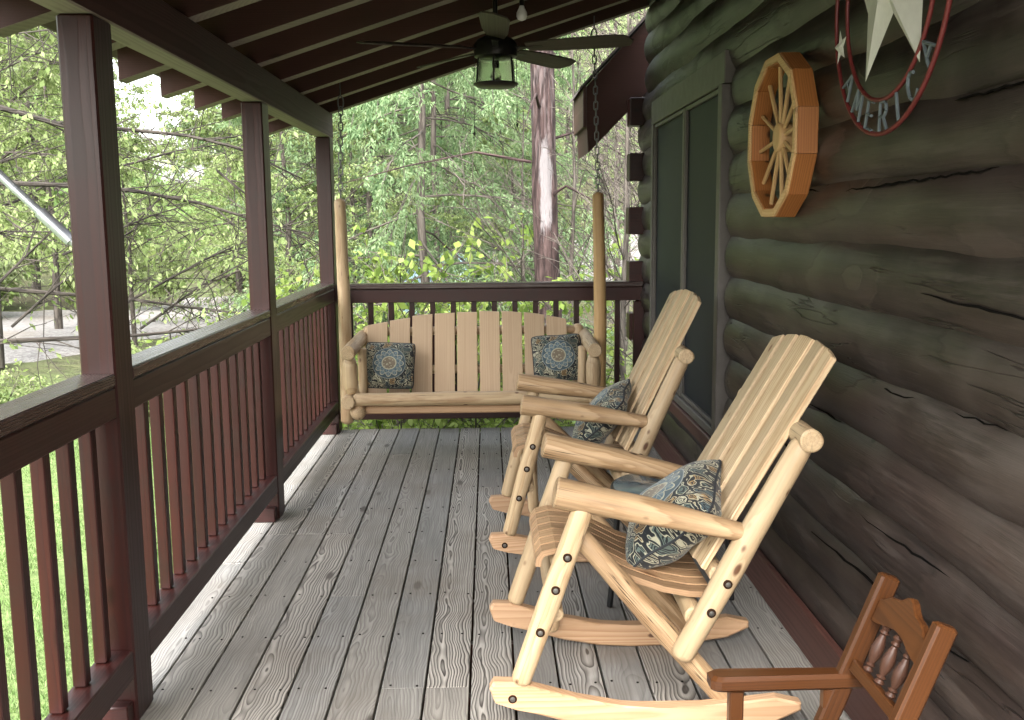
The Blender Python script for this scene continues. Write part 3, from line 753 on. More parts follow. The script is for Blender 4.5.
# ------------------------------------------------------------------ rocking chairs
def rocking_chair(loc, label):
    t = thing('rocking_chair', loc, label, 'rocking chair', 'log rocking chairs in a row along the wall')
    def pl(y): return y    # local y: near -.31 .. far +.31
    for ys in (-.30, .30):
        inn = -1 if ys > 0 else 1
        # rocker: sawn curved plank
        cx = [(.0, .142), (.06, .130), (.14, .105), (.25, .073), (.38, .048), (.50, .040), (.62, .043), (.74, .054), (.84, .066), (.915, .075)]
        hh = [.030, .040, .042, .042, .041, .040, .040, .040, .038, .012]
        pts = [(x, z-h) for (x, z), h in zip(cx, hh)]+[(x, z+h) for (x, z), h in zip(cx, hh)][::-1]
        pts.append((-.013, .150))
        lo = min(p[1] for p in pts); pts = [(a, b-lo) for a, b in pts]
        m = MB(); m.prism(pts, (0, ys-.022, 0.0), (1, 0, 0), (0, 0, 1), (0, 1, 0), .044, 0, .006); rk = m.build('rocker', 'rocker', t)
        yl = ys-inn*.008
        f0, f1 = V(.083, yl, .178), V(.262, yl-inn*.006, .690)
        m = MB(); m.log([f0, f0.lerp(f1, .5), f1], [.030, .034, .031], 18, .018, 'round'); fl = m.build('front_leg', 'peeled', t)
        b0, b1 = V(.560, yl-inn*.006, .250), V(.888, yl-inn*.006, .866)
        m = MB(); m.log([b0, b0.lerp(b1, .5), b1], [.034, .038, .034], 18, .018, 'round'); bl = m.build('back_leg', 'peeled', t)
        # arm: half round log, flat cut front
        m = MB(); m.log([(.182, ys, .741), (.45, ys-inn*.002, .679), (.725, ys-inn*.005, .613)], [.047, .041, .029], 18, .022, 'flat', sq=(1.25, .95)); m.build('arm', 'armlog', t)
        c0, c1 = V(.262, ys+inn*.052, .585), V(.69, ys+inn*.040, .085)
        m = MB(); m.log([c0, c0.lerp(c1, .5), c1], [.030, .035, .032], 16, .02, 'round'); m.build('brace', 'armlog', t)
        if inn < 0: m = MB(); m.log([(.205, ys+inn*.05, .095), (.225, ys+inn*.05, .47)], [.026, .03], 16, .03, 'round'); inn > 0 or m.build('seat_support', 'peeled', t)
        # bolts
        for parent, P in ((fl, [f0.lerp(f1, q) for q in (.30, .55, .74)]), (bl, [b0.lerp(b1, q) for q in (.22, .36)]), (rk, [V(.055, ys, .118)])):
            for q in P:
                m = MB(); r0 = .034 if parent is fl else (.039 if parent is bl else .022)
                yy = q.y-inn*(r0-.004)
                m.lathe((q.x, yy, q.z), (0, -inn, 0), [(0, .0135), (.0045, .0135), (.0055, .0120), (.0056, .0075), (.0085, .0072), (.0095, .004)], 16, 1)
                for k in range(len(m.mi)-33, len(m.mi)): m.mi[k] = 0
                m.build('bolt', ['bolt', 'hole'], parent)
    # stretchers
    for (x, z, r) in ((.205, .49, .03), (.60, .345, .03), (.185, .36, .024)):
        m = MB(); m.log([(x, -.28, z), (x, .28, z)], r, 14, .03); m.build('stretcher', 'peeled', t)
    m = MB(); m.log([(.906, -.362, .893), (.908, 0, .893), (.904, .362, .893)], [.034, .033, .034], 18, .02, 'flat'); m.build('crossbar', 'peeled', t)
    m = MB(); m.log([(.668, -.27, .47), (.668, .27, .47)], .026, 14, .03); m.build('crossbar', 'peeled', t)
    # contoured seat: slats running front to back
    prof = [(.128, .488), (.131, .512), (.148, .535), (.19, .545), (.26, .538), (.34, .498), (.42, .455), (.52, .418), (.60, .402), (.665, .398)]
    for i in range(7):
        y0 = -.225+i*.0655; m = MB(); T = .018
        up = []
        for k, (x, z) in enumerate(prof):
            a = prof[max(0, k-1)]; b = prof[min(len(prof)-1, k+1)]; d = Vector((b[0]-a[0], b[1]-a[1])).normalized(); up.append((x+d.y*T, z-d.x*T))
        n = len(prof); vs = []; gs = []; off = random.uniform(0, 50); pth = random.uniform(.02, .05); d = 0
        for k in range(n):
            if k: d += (Vector(prof[k])-Vector(prof[k-1])).length
            for (P, yy, e) in ((prof[k], y0+.003, 0), (prof[k], y0+.058, 0), (up[k], y0+.058, 1), (up[k], y0+.003, 1)):
                vs.append((P[0], yy, P[1])); gs.append((yy-y0-.03, pth+e*.018, off+d))
        fs = []
        for k in range(n-1):
            for a in range(4):
                b = (a+1) % 4; fs.append([k*4+a, k*4+b, k*4+4+b, k*4+4+a][::-1])
        fs.append([0, 1, 2, 3]); fs.append([(n-1)*4+q for q in (3, 2, 1, 0)])
        m.raw(vs, fs, gs, random.random()); so = m.build('seat_slat', 'seatslat', t)
    # back: five slats, arched top, slightly skewed
    y0s = [-.245, -.152, -.063, .069, .162]; ws = [.084, .079, .121, .082, .082]
    ez = V(.352, 0, .60).normalized(); ey_ = V(-.60, 0, .352).normalized()
    for q, (y0, w) in enumerate(zip(y0s, ws)):
        m = MB(); yc = y0+w/2
        def top(y): return .770-.62*(y**2)-.0
        pts = [(y0, 0)]+[(y0+w, 0)]+[(y0+w-w*k/4, top(y0+w-w*k/4)) for k in range(5)]
        m.prism(pts, (.622-.08*yc, 0, .475), (0, 1, 0), ez, ey_, .02, 1, .003); m.build('back_slat', 'slat', t)
    return t
ch1 = rocking_chair((0, 3.055, 0), 'nearest log rocking chair, left arm towards the camera, pillow leaning on its slat back')
ch2 = copy_tree(ch1); ta = math.radians(-4.5); ch2.rotation_euler.y = ta
ch2.location = (.01, 4.52, -min(-x*math.sin(ta)+z*math.cos(ta) for x, z in [(0, .106), (.06, .082), (.14, .055), (.25, .023), (.38, .0), (.5, -.001), (.62, .003)])-.002); ch2['label'] = 'farther log rocking chair, between the swing and the nearer rocker'
# pillows lean on the backs
Rp = basis((.30, .92, .25), (.62, -.38, .62))
pillow('patterned_pillow', (.585, 3.03, .585), .37, .37, .20, Rp, 'paisley pillow propped on the nearest rocking chair', seed=3)
Rp = basis((.25, .92, .22), (.58, -.33, .70))
pillow('patterned_pillow', (.52, 4.52, .605), .36, .36, .15, Rp, 'paisley pillow on the farther rocking chair beneath the window', seed=4)

# side table between the rockers
t = thing('side_table', (.71, 3.72, 0), 'small black legged side table with grey glass top between the rockers', 'table'); o = t.location
m = MB(o); m.lathe((.71, 3.72, .478), (0, 0, 1), [(0, .232), (.004, .236), (.008, .232)], 40); m.build('tabletop', 'tabletop', t)
m = MB(o)
P = [(.71+.236*math.cos(2*PI*k/40), 3.72+.236*math.sin(2*PI*k/40), .474) for k in range(40)]
m.tube(P, .010, 8, closed=True); m.build('rim', 'black', t)
for a in (95, 185, 275, 8):
    c, s_ = math.cos(math.radians(a)), math.sin(math.radians(a))
    m = MB(o); m.tube([(.71+.22*c, 3.72+.22*s_, .475), (.71+.228*c, 3.72+.222*s_, .25), (.71+.25*c, 3.72+.228*s_, .003)], .012, 8); m.build('leg', 'black', t)

# ------------------------------------------------------------------ small child's rocker
t = thing('child_chair', (.85, 2.15, 0), 'small red-brown wooden armchair with turned spindles, bottom right corner', 'chair'); o = t.location
def post_x(z): return .895+(z-.43)*.385
for yp in (2.0, 2.30):
    m = MB(o); m.bar((post_x(.05), yp, .05), (post_x(.645), yp, .645), .034, .050, up=(-1, 0, .385), bev=.006); bp = m.build('back_post', 'childwood', t)
    ya = yp-.012 if yp < 2.1 else yp+.002
    # arm with rounded front
    m = MB(o); pts = [(.535, -.022), (.545, -.03), (.56, -.033), (.92, -.026), (.92, .026), (.56, .033), (.545, .03), (.535, .022)]
    m.prism(pts, (0, ya, .358), (1, 0, 0), (0, 1, 0), (0, 0, 1), .040, 0, .009); m.build('arm', 'childwood', t)
    for xx in (.603, .838):
        m = MB(o); m.box((xx-.018, ya-.016, .04), (xx+.018, ya+.016, .357), .004); m.build('leg', 'childwood', t)
    m = MB(o); cx = [(.42, .075), (.52, .035), (.68, .018), (.85, .018), (1.0, .035), (1.08, .06)]
    pts = [(x, max(0.0, z-.018)) for x, z in cx]+[(x, z+.02) for x, z in cx][::-1]
    m.prism(pts, (0, ya-.015, .002), (1, 0, 0), (0, 0, 1), (0, 1, 0), .03, 0, .004); m.build('rocker', 'childwood', t)
ez = V(.36, 0, .935).normalized(); en = V(-.935, 0, .36).normalized()
def crest(z0, prof_t, prof_b, name):
    n = 16; pts = [(-.128+.256*k/n, prof_b(k/n)) for k in range(n+1)]+[(-.128+.256*k/n, prof_t(k/n)) for k in range(n, -1, -1)]
    m = MB(o); m.prism(pts, (post_x(z0)+.009, 2.15, z0), (0, 1, 0), ez, en, .020, 0, .003); return m.build(name, 'childwood', t)
crest(.55, lambda f: .068+.022*math.cos((f-.5)*2*PI)+.006*math.cos((f-.5)*6*PI), lambda f: .012*math.cos((f-.5)*2*PI)-.006, 'crest_rail')
crest(.405, lambda f: .030, lambda f: 0., 'lower_rail')
for dy in (-.066, 0, .066):
    m = MB(o); z0 = .435; z1 = .555; L = (z1-z0)/.935
    pr = [(0, .007), (.06, .013), (.12, .008), (.16, .012), (.20, .007), (.35, .014), (.5, .016), (.65, .012), (.78, .007), (.82, .012), (.87, .008), (.94, .012), (1., .007)]
    m.lathe((post_x(z0)+.0, 2.15+dy, z0), ez, [(a*L, b) for a, b in pr], 14); m.build('spindle', 'spindle', t)
m = MB(o); m.box((.56, 1.99, .205), (.86, 2.31, .232), .008); m.build('seat', 'childwood', t)

# ------------------------------------------------------------------ wagon wheel on the wall
wx, wy, wz = 1.035, 3.64, 1.806
t = thing('wagon_wheel', (wx+.045, wy, wz), 'orange wooden twelve-sided wheel hanging on the log wall', 'wheel'); o = t.location
RY, RZ = .315, .297; NS = 12; D = .07
rim = None
def wp(a, k): return (wy-math.cos(a)*RY*k, wz+math.sin(a)*RZ*k)
for i in range(NS):
    a0 = 2*PI*(i-.495)/NS; a1 = 2*PI*(i+.495)/NS
    A = wp(a0, 1); B = wp(a1, 1); C = wp(a1, .885); Dd = wp(a0, .885)
    m = MB(o); am = (a0+a1)/2; tg = V(0, math.sin(am), math.cos(am)); rd_ = V(0, -math.cos(am), math.sin(am)); L2 = lambda P: (V(0, P[0]-wy, P[1]-wz).dot(tg), V(0, P[0]-wy, P[1]-wz).dot(rd_))
    m.prism([L2(A), L2(B), L2(C), L2(Dd)], (wx, wy, wz), tg, rd_, (1, 0, 0), D, 0, .002, pith=(random.uniform(-.02, .02), random.uniform(.03, .05)))
    m.build('rim_segment', 'wheelwood', t)
    A = wp(a0, .992); B = wp(a1, .992); C = wp(a1, .90); Dd = wp(a0, .90)
    m = MB(o); m.prism([A, B, C, Dd], (wx-.0085, 0, 0), (0, 1, 0), (0, 0, 1), (1, 0, 0), .008, 0, .001); m.build('rim_face', 'wheelpale', t)
    a = 2*PI*(i+.25)/NS; p0 = wp(a, .16); p1 = wp(a, .90)
    m = MB(o); m.bar((wx+.035, *p0), (wx+.035, *p1), .014, .015, up=(1, 0, 0), bev=.004); m.build('spoke', 'wheelpale', t)
m = MB(o); m.lathe((wx+.075, wy, wz), (-1, 0, 0), [(0, .053), (.052, .053), (.058, .049), (.060, .036)], 28); m.build('hub', 'wheelpale', t)

# ------------------------------------------------------------------ metal wall art
ax_, ay, az = 1.03, 2.61, 2.105
t = thing('star_wreath', (ax_, ay, az), 'round red metal wall hanging with large white star and lettering', 'wall art'); o = t.location
RO, RI = .372, .285
def ap(r, a): return (ax_, ay-math.cos(a)*r, az+math.sin(a)*r)     # a=0 towards the camera, -90 down
def ring(r, a0, a1, th, n): return [ap(r, a0+(a1-a0)*k/n) for k in range(n+1)]
m = MB(o); m.tube(ring(RO, -.65*PI, .55*PI, .008, 60), .0064, 10); m.build('outer_ring', 'redmetal', t)
m = MB(o); m.tube(ring(RO, .55*PI, 1.35*PI, .008, 50), .006, 10); m.build('outer_ring', 'darkred', t)
m = MB(o); m.tube(ring(RI, -.45*PI, .5*PI, .006, 50), .006, 8); m.build('inner_ring', 'redmetal', t)
m = MB(o); m.tube(ring(RI, .5*PI, 1.55*PI, .006, 50), .006, 8); m.build('inner_ring', 'darkred', t)
def star(cy, cz, r, th, rot=0., lift=0.):
    m = MB(o); vs = [(ax_-lift-th, cy, cz), (ax_-lift+th*.4, cy, cz)]; fs = []
    for k in range(10):
        a = PI/2+k*PI/5+rot; rr = r if k % 2 == 0 else (r*.30 if k == 5 and lift == 0 else r*(.62 if lift == 0 else .43))
        vs.append((ax_-lift, cy-math.cos(a)*rr, cz+math.sin(a)*rr))
    for k in range(10):
        a, b = 2+k, 2+(k+1) % 10; fs += [[0, a, b][::-1], [1, b, a][::-1]]
    m.raw(vs, fs, [(0, 0, 0)]*12, .5); return m
star(ay-.045, az+.01, .29, .035, 0, .0).build('star', 'whitemetal', t)
RM = (RO+RI)/2
for aa, mt, sz in ((180-18, 'redmetal', .045), (180+18, 'whitemetal', .05), (10, 'redmetal', .045), (60, 'whitemetal', .05), (120, 'whitemetal', .05), (90, 'redmetal', .045)):
    q = ap(RM, math.radians(aa)); star(q[1], q[2], sz, .006, random.uniform(-.3, .3), .006).build('small_star', mt, t)
GL = {'A': [[(-.4, 0), (0, 1), (.4, 0)], [(-.22, .42), (.22, .42)]], 'M': [[(-.42, 0), (-.32, 1), (0, .3), (.32, 1), (.42, 0)]],
      'E': [[(.35, 1), (-.3, 1), (-.3, 0), (.38, 0)], [(-.3, .52), (.2, .52)]], 'R': [[(-.3, 0), (-.3, 1), (.15, 1), (.33, .86), (.33, .66), (.15, .5), (-.3, .5)], [(.02, .5), (.38, 0)]],
      'I': [[(0, 0), (0, 1)]], 'C': [[(.35, .85), (.12, 1), (-.15, .95), (-.33, .7), (-.33, .3), (-.15, .05), (.12, 0), (.35, .15)]]}
for ch, deg in zip('AMERICA', (221, 238, 255, 271, 287, 303, 322)):
    a = math.radians(deg); m = MB(o)
    for st in GL[ch]:
        P = []
        for (gx, gy) in st:
            r = RO-.006-gy*(RO-RI-.012); ta = gx*.062/((RO+RI)/2)*1.05
            P.append(ap(r, a+ta))
        # densify so corners stay sharp
        for p, q in zip(P[:-1], P[1:]): m.tube([p, q], .0046, 6)
    m.build('letter', 'bluegrey', t)
m = MB(o)
for aa in (45, 135):
    q = ap(RM, math.radians(aa)); m.tube([(ax_, q[1], q[2]), (ax_+.07, q[1], q[2])], .005, 6)
m.build('wall_standoff', 'darkred', t)

# ------------------------------------------------------------------ ceiling fan
fx, fy = .045, 5.0; zr = rz_(fx)
fan = thing('ceiling_fan', (fx, fy, 2.36), 'dark ceiling fan with brown blades and a lantern light', 'fan'); o = fan.location
m = MB(o); m.tube([(fx, fy, 2.41), (fx, fy, zr+.12)], .012, 10); m.build('downrod', 'fixture', fan)
m = MB(o); m.lathe((fx, fy, 2.30), (0, 0, 1), [(0, .085), (.01, .105), (.06, .11), (.09, .09), (.11, .05), (.13, .02)], 28); m.build('motor_housing', 'fixture', fan)
for k in range(5):
    a = math.radians(-91+72*k); c, s_ = math.cos(a), math.sin(a); ex = V(c, s_, -.0); ey = V(-s_, c, 0)
    ey = (ey*math.cos(.24)-V(0, 0, 1)*math.sin(.24)); ez = ex.cross(ey)
    m = MB(o); w = .07
    pts = [(.16, -.045), (.30, -.062), (.60, -w), (.66, -.055), (.685, 0), (.66, .055), (.60, w), (.30, .062), (.16, .045)]
    m.prism(pts, (fx, fy, 2.345+(.03 if k == 0 else 0)), ex, ey, ez, .008, 0, .002); b = m.build('blade', 'blade', fan)
    m = MB(o); m.bar(V(fx, fy, 2.345)+ex*.09, V(fx, fy, 2.352)+ex*.24-ez*.004, .03, .007, up=ez, bev=.001); m.build('blade_iron', 'fixture', b)
lz = 2.165
m = MB(o); m.lathe((fx, fy, lz), (0, 0, 1), [(0, .092), (.013, .112), (.016, .112), (.020, .1)], 32); m.build('lantern_base', 'fixture', fan)
m = MB(o); n = 32
vs = []; fs = []
for k in range(n):
    a = 2*PI*k/n
    for (r, z) in ((.097, lz+.02), (.088, 2.29), (.085, 2.29), (.094, lz+.02)): vs.append((fx+math.cos(a)*r, fy+math.sin(a)*r, z))
for k in range(n):
    j = (k+1) % n
    for q in range(4): fs.append([k*4+q, j*4+q, j*4+(q+1) % 4, k*4+(q+1) % 4])
m.raw(vs, fs, [(0, 0, 0)]*len(vs), .5, 0, True); m.build('lantern_glass', 'glass', fan)
for k in range(6):
    a = 2*PI*(k+.4)/6; m = MB(o); m.bar((fx+math.cos(a)*.103, fy+math.sin(a)*.103, lz+.015), (fx+math.cos(a)*.094, fy+math.sin(a)*.094, 2.30), .008, .006, up=(math.cos(a), math.sin(a), 0), bev=.001); m.build('lantern_bar', 'fixture', fan)
m = MB(o); m.lathe((fx, fy, 2.29), (0, 0, -1), [(0, .018), (.03, .018), (.035, .014)], 14); m.build('bulb_socket', 'fixture', fan)
m = MB(o); m.lathe((fx, fy, 2.256), (0, 0, -1), [(0, .012), (.012, .014), (.03, .024), (.045, .028), (.06, .022), (.068, .01), (.07, .002)], 16); m.build('bulb', 'glass', fan)
for dx, zb in ((-.105, 1.95), (.10, 1.99)):
    m = MB(o); m.tube([(fx+dx, fy-.02, 2.30), (fx+dx*1.03, fy-.02, 2.15), (fx+dx*1.03, fy-.02, zb)], .0016, 6); m.lathe((fx+dx*1.03, fy-.02, zb-.02), (0, 0, 1), [(0, .003), (.01, .006), (.02, .002)], 8); m.build('pull_chain', 'fixture', fan)
lx, ly = .163, 4.65
t = thing('bare_bulb', (lx, ly, 2.44), 'small white teardrop bulb hanging on a cord behind the fan', 'bulb'); o = t.location
m = MB(o); m.lathe((lx, ly, 2.412), (0, 0, 1), [(0, .004), (.006, .018), (.02, .025), (.036, .024), (.055, .014), (.066, .010)], 18); m.build('globe', 'white', t)
m = MB(o); m.lathe((lx, ly, 2.478), (0, 0, 1), [(0, .011), (.022, .011), (.03, .004)], 12); m.tube([(lx, ly, 2.50), (lx, ly, rz_(lx)+.13)], .0028, 6); m.build('cord', 'fixture', t)

# metal flag pole on the front post
pa, pb = at(74, 236, 3.0), at(-60, 120, 2.7)
pa = V(PX0-.042, 2.93, pa.z+.0); d = (at(0, 168, 3.02)-at(70, 233, 3.02)).normalized()
t = thing('flag_pole', pa, 'slanted bare aluminium pole held in a bracket on the nearest post', 'pole'); o = t.location
m = MB(o); m.tube([pa+d*.03, pa+d*1.1], .0125, 12); m.build('tube', 'alu', t)
m = MB(o); m.tube([pa-d*.02, pa+d*.10], .018, 12); m.bar(pa+V(.035, 0, -.05), pa+V(.035, 0, .06), .05, .008, up=(1, 0, 0), bev=.002)
m.bar(pa+V(-.005, 0, 0), pa+V(.036, 0, -.03), .02, .02, bev=.002); m.build('bracket', 'alu', t)

# ------------------------------------------------------------------ terrain
GZ = -.8
def hill(x, y):
    d = math.hypot(x, y*1.0)
    a = math.degrees(math.atan2(x, max(y, .01)))
    f = max(0, d-34)
    dip = 1-.85*math.exp(-((a+17)/6.5)**2)
    h = .30*f*min(1, f/25)*dip
    return GZ+min(h, 60)+.25*math.sin(x*.31+1)*math.sin(y*.27)*min(1, max(0, (d-9)/10))
def sheet(name, xs, ys, fn, mat):
    vs = [(x, y, fn(x, y)) for y in ys for x in xs]; n = len(xs)
    fs = [[j*n+i, j*n+i+1, (j+1)*n+i+1, (j+1)*n+i] for j in range(len(ys)-1) for i in range(n-1)]
    me = bpy.data.meshes.new(name); me.from_pydata(vs, [], fs); me.materials.append(MAT[mat])
    me.polygons.foreach_set('use_smooth', [True]*len(fs)); me.update()
    ob = bpy.data.objects.new(name, me); COL.objects.link(ob); return structure(ob)
def lin(a, b, n): return [a+(b-a)*k/n for k in range(n+1)]
sheet('hillside', lin(-112, -40, 14)+lin(-39, 31, 88)+lin(32, 112, 14), lin(-18, 4, 8)+lin(5, 50, 56)+lin(52, 140, 30), lambda x, y: hill(x, y)-.03, 'floor')
sheet('lawn', lin(-9, 1.2, 30), lin(-3, 13.2, 30), lambda x, y: max(hill(x, y), GZ-.02)+.004+.03*math.sin(x*1.3)*math.sin(y*.9), 'lawn')
# gravel drive curving round behind the porch
C_ = [(-34, 5), (-22, 12), (-12.5, 18.5), (-7, 26), (-1, 35), (7, 41), (20, 42)]
def spl(P, n=10):
    out = []
    for i in range(len(P)-1):
        p0 = P[max(0, i-1)]; p1 = P[i]; p2 = P[i+1]; p3 = P[min(len(P)-1, i+2)]
        for k in range(n):
            t = k/n; out.append(tuple(.5*((2*p1[q])+(p2[q]-p0[q])*t+(2*p0[q]-5*p1[q]+4*p2[q]-p3[q])*t*t+(-p0[q]+3*p1[q]-3*p2[q]+p3[q])*t**3) for q in (0, 1)))
    out.append(P[-1]); return out
dp = spl(C_, 14); vs = []; fs = []; NW = 10
for i, p in enumerate(dp):
    a = Vector(dp[max(0, i-1)]); b = Vector(dp[min(len(dp)-1, i+1)]); T = (b-a).normalized(); N_ = Vector((-T.y, T.x))
    for k in range(NW+1):
        w = (k/NW-.5)*(12+1.2*math.sin(i*.7)+.8*math.sin(i*1.9)); q = Vector(p)+N_*w; vs.append((q.x, q.y, hill(q.x, q.y)+(.012 if 0 < k < NW else -.12)))
for i in range(len(dp)-1):
    for k in range(NW): a = i*(NW+1)+k; fs.append([a+1, a, a+NW+1, a+NW+2])
me = bpy.data.meshes.new('gravel_drive'); me.from_pydata(vs, [], fs); me.materials.append(MAT['gravel']); me.update()
gd = bpy.data.objects.new('gravel_drive', me); COL.objects.link(gd); structure(gd)

# ------------------------------------------------------------------ vegetation
rng = np.random.default_rng(11)
def leaf_mesh(name, pos, axis, nrm, L, W, mat, val=None):
    """pos,axis,nrm (n,3); L,W (n,) : one folded diamond per leaf"""
    n = len(pos); axis = axis/(np.linalg.norm(axis, axis=1, keepdims=True)+1e-9)
    side = np.cross(axis, nrm); side /= (np.linalg.norm(side, axis=1, keepdims=True)+1e-9); up = np.cross(side, axis)
    L = L[:, None]; W = W[:, None]
    v = np.stack([pos, pos+axis*L*.45+side*W*.5+up*W*.12, pos+axis*L, pos+axis*L*.45-side*W*.5+up*W*.12], 1).reshape(-1, 3)
    me = bpy.data.meshes.new(name)
    me.vertices.add(4*n); me.vertices.foreach_set('co', v.astype(np.float32).ravel())
    me.loops.add(4*n); me.loops.foreach_set('vertex_index', np.arange(4*n, dtype=np.int32))
    me.polygons.add(n); me.polygons.foreach_set('loop_start', np.arange(0, 4*n, 4, dtype=np.int32))
    me.update(); me.validate()
    a = me.attributes.new('lv', 'FLOAT', 'POINT'); val = rng.random(n) if val is None else val
    a.data.foreach_set('value', np.repeat(val, 4).astype(np.float32))
    me.materials.append(MAT[mat]); return me
def rv(n): 
    v = rng.normal(size=(n, 3)); return v/np.linalg.norm(v, axis=1, keepdims=True)

def skeleton(h, r0, nl, lfrac=(.2, .98), llen=.4, elev=(15, 50), sub=6, tw=5, droop=.1, wob=.03, rr=None, subl=.5):
    """returns branches [(pts, radii)] and twigs [(p0, p1)]"""
    R = rr or random
    B = []; T = []
    n = 9; tr = []; x = y = 0.
    for i in range(n+1):
        tr.append(V(x, y, h*i/n)); x += R.uniform(-1, 1)*wob*h/n*2; y += R.uniform(-1, 1)*wob*h/n*2
    B.append((tr, [r0*(1-.9*i/n)+.004 for i in range(n+1)]))
    def tp(f): q = f*n; i = min(n-1, int(q)); return tr[i].lerp(tr[i+1], q-i)
    az = R.uniform(0, 6.28)
    for k in range(nl):
        f = lfrac[0]+(lfrac[1]-lfrac[0])*(k+R.random()*.8)/nl
        az += 2.4+R.uniform(-.4, .4); el = math.radians(R.uniform(*elev))
        L = h*llen*(1.05-f*.8)*R.uniform(.7, 1.2); p = tp(f); d = V(math.cos(az)*math.cos(el), math.sin(az)*math.cos(el), math.sin(el))
        pts = [p]; m = 6
        for i in range(m):
            d = (d+V(R.uniform(-.18, .18), R.uniform(-.18, .18), R.uniform(-.12, .12)-droop)).normalized(); pts.append(pts[-1]+d*L/m)
        rb = r0*(1-.85*f)*.26; B.append((pts, [rb*(1-.9*i/m)+.003 for i in range(m+1)]))
        for s in range(sub):
            g = .2+.8*(s+R.random())/sub; q = g*m; i = min(m-1, int(q)); p2 = pts[i].lerp(pts[i+1], q-i)
            base = (pts[i+1]-pts[i]).normalized(); e = V(R.uniform(-1, 1), R.uniform(-1, 1), R.uniform(-.5, .6)-droop*2); d2 = (base+e*.9).normalized()
            L2 = L*subl*(1.1-g*.6)*R.uniform(.6, 1.2); pp = [p2]
            for i in range(3):
                d2 = (d2+V(R.uniform(-.2, .2), R.uniform(-.2, .2), -droop)).normalized(); pp.append(pp[-1]+d2*L2/3)
            B.append((pp, [rb*.4*(1-.8*i/3)+.002 for i in range(4)]))
            for w in range(tw):
                g2 = .25+.75*(w+R.random())/tw; q = g2*3; i = min(2, int(q)); p3 = pp[i].lerp(pp[i+1], q-i)
                d3 = (d2+V(R.uniform(-1, 1), R.uniform(-1, 1), R.uniform(-.7, .6)-droop*2)).normalized()
                T.append((p3, p3+d3*L2*.42*R.uniform(.6, 1.3)))
    return B, T
def bark_obj(B, T, mat, parent, name='trunk', nmin=5, twigs=True):
    m = MB()
    for i, (p, r) in enumerate(B): m.tube(p, r, 10 if i == 0 else nmin)
    if twigs:
        for a, b in T: m.tube([a, b], [.004, .002], 3)
    return m.build(name, mat, parent)
def twig_leaves(T, per, L, W, droop, flat=.4, spread=.5):
    P0 = np.array([t[0][:] for t in T]); P1 = np.array([t[1][:] for t in T]); n = len(T)
    idx = np.repeat(np.arange(n), per); f = rng.random(n*per)*.95+.1
    d = P1-P0; ln = np.linalg.norm(d, axis=1, keepdims=True); dn = d/(ln+1e-9)
    pos = P0[idx]+d[idx]*f[:, None]+rng.normal(size=(n*per, 3))*L*.25
    ax = dn[idx]*.6+rv(n*per)*spread+np.array([0, 0, -droop])
    nr = rv(n*per)*(1-flat)+np.array([0, 0, 1.])*flat
    return pos, ax, nr, L*(.65+.7*rng.random(n*per)), W*(.65+.7*rng.random(n*per))
def make_tree(name, loc, label, cat, group, B, T, per, L, W, droop, leafmat, barkmat, flat=.4, spread=.5, twigs=False):
    t = thing(name, loc, label, cat, group)
    bark_obj(B, T, barkmat, t, twigs=twigs)
    me = leaf_mesh('crown', *twig_leaves(T, per, L, W, droop, flat, spread), leafmat)
    c = bpy.data.objects.new('crown', me); COL.objects.link(c); c.parent = t
    return t
TG = 'woodland trees beyond the porch'
LB_L = 'lime green young tree in the woods beyond the left railing'
LB_C = 'drooping green evergreen in the woods behind the swing'
LB_R = 'pale sparse tree on the wooded slope right of the big trunk'
rd = random.Random(5)
protoA = make_tree('leafy_tree', (-7.5, 15, GZ), LB_L, 'tree', TG, *skeleton(9, .11, 26, (.26, .98), .42, (5, 45), 9, 8, .06, rr=rd), 16, .066, .042, .5, 'lime', 'bark', twigs=True)
protoB = make_tree('leafy_tree', (-3.7, 21.5, GZ), LB_L, 'tree', TG, *skeleton(12, .16, 28, (.1, .98), .36, (0, 40), 9, 8, .08, rr=rd), 16, .072, .045, .5, 'palewood', 'bark', twigs=True)
protoH = make_tree('hemlock_tree', (-.9, 13.5, GZ), LB_C, 'tree', TG, *skeleton(11, .065, 60, (.04, .99), .30, (-15, 15), 9, 7, .10, rr=rd, subl=.42), 21, .075, .022, .4, 'hem', 'bark', .5, .7)
protoS = make_tree('sparse_tree', (3.2, 15, GZ), LB_R, 'tree', TG, *skeleton(9, .08, 22, (.12, .98), .40, (15, 60), 6, 5, .0, rr=rd), 3, .075, .05, .3, 'palewood', 'bark', twigs=True)
def put(proto, x, y, s, rz, label=None, z=None):
    c = copy_tree(proto); c.location = (x, y, (hill(x, y) if z is None else z)-.05); c.scale = (s, s, s*rd.uniform(.92, 1.1)); c.rotation_euler.z = rz
    if label: c['label'] = label
    return c
protoA.location.z = hill(-7.5, 15); 
for (x, y, s) in ((-2.0, 15.2, .5), (.35, 16, .48), (-2.9, 14.6, .55), (-6.9, 13.5, .85), (-4.5, 20.5, .8), (-6.3, 17.5, .42), (-8.7, 20, .75), (-10.5, 13, .9), (-13, 18, 1.1), (-16.5, 22, 1.2), (-15.5, 29, 1.1), (-15, 33, 1.3), (-9, 38, 1.0), (-19, 28, 1.3), (-22, 36, 1.5), (-6.0, 24, .8)):
    put(protoA, x, y, s, rd.uniform(0, 6.28))
for (x, y, s) in ((-14, 27, .9), (-20, 45, 1.5), (-27, 40, 1.5), (-23, 50, 1.3), (-7, 45, 1.1), (-31, 55, 1.7), (-3.6, 30, .9)):
    put(protoB, x, y, s, rd.uniform(0, 6.28))
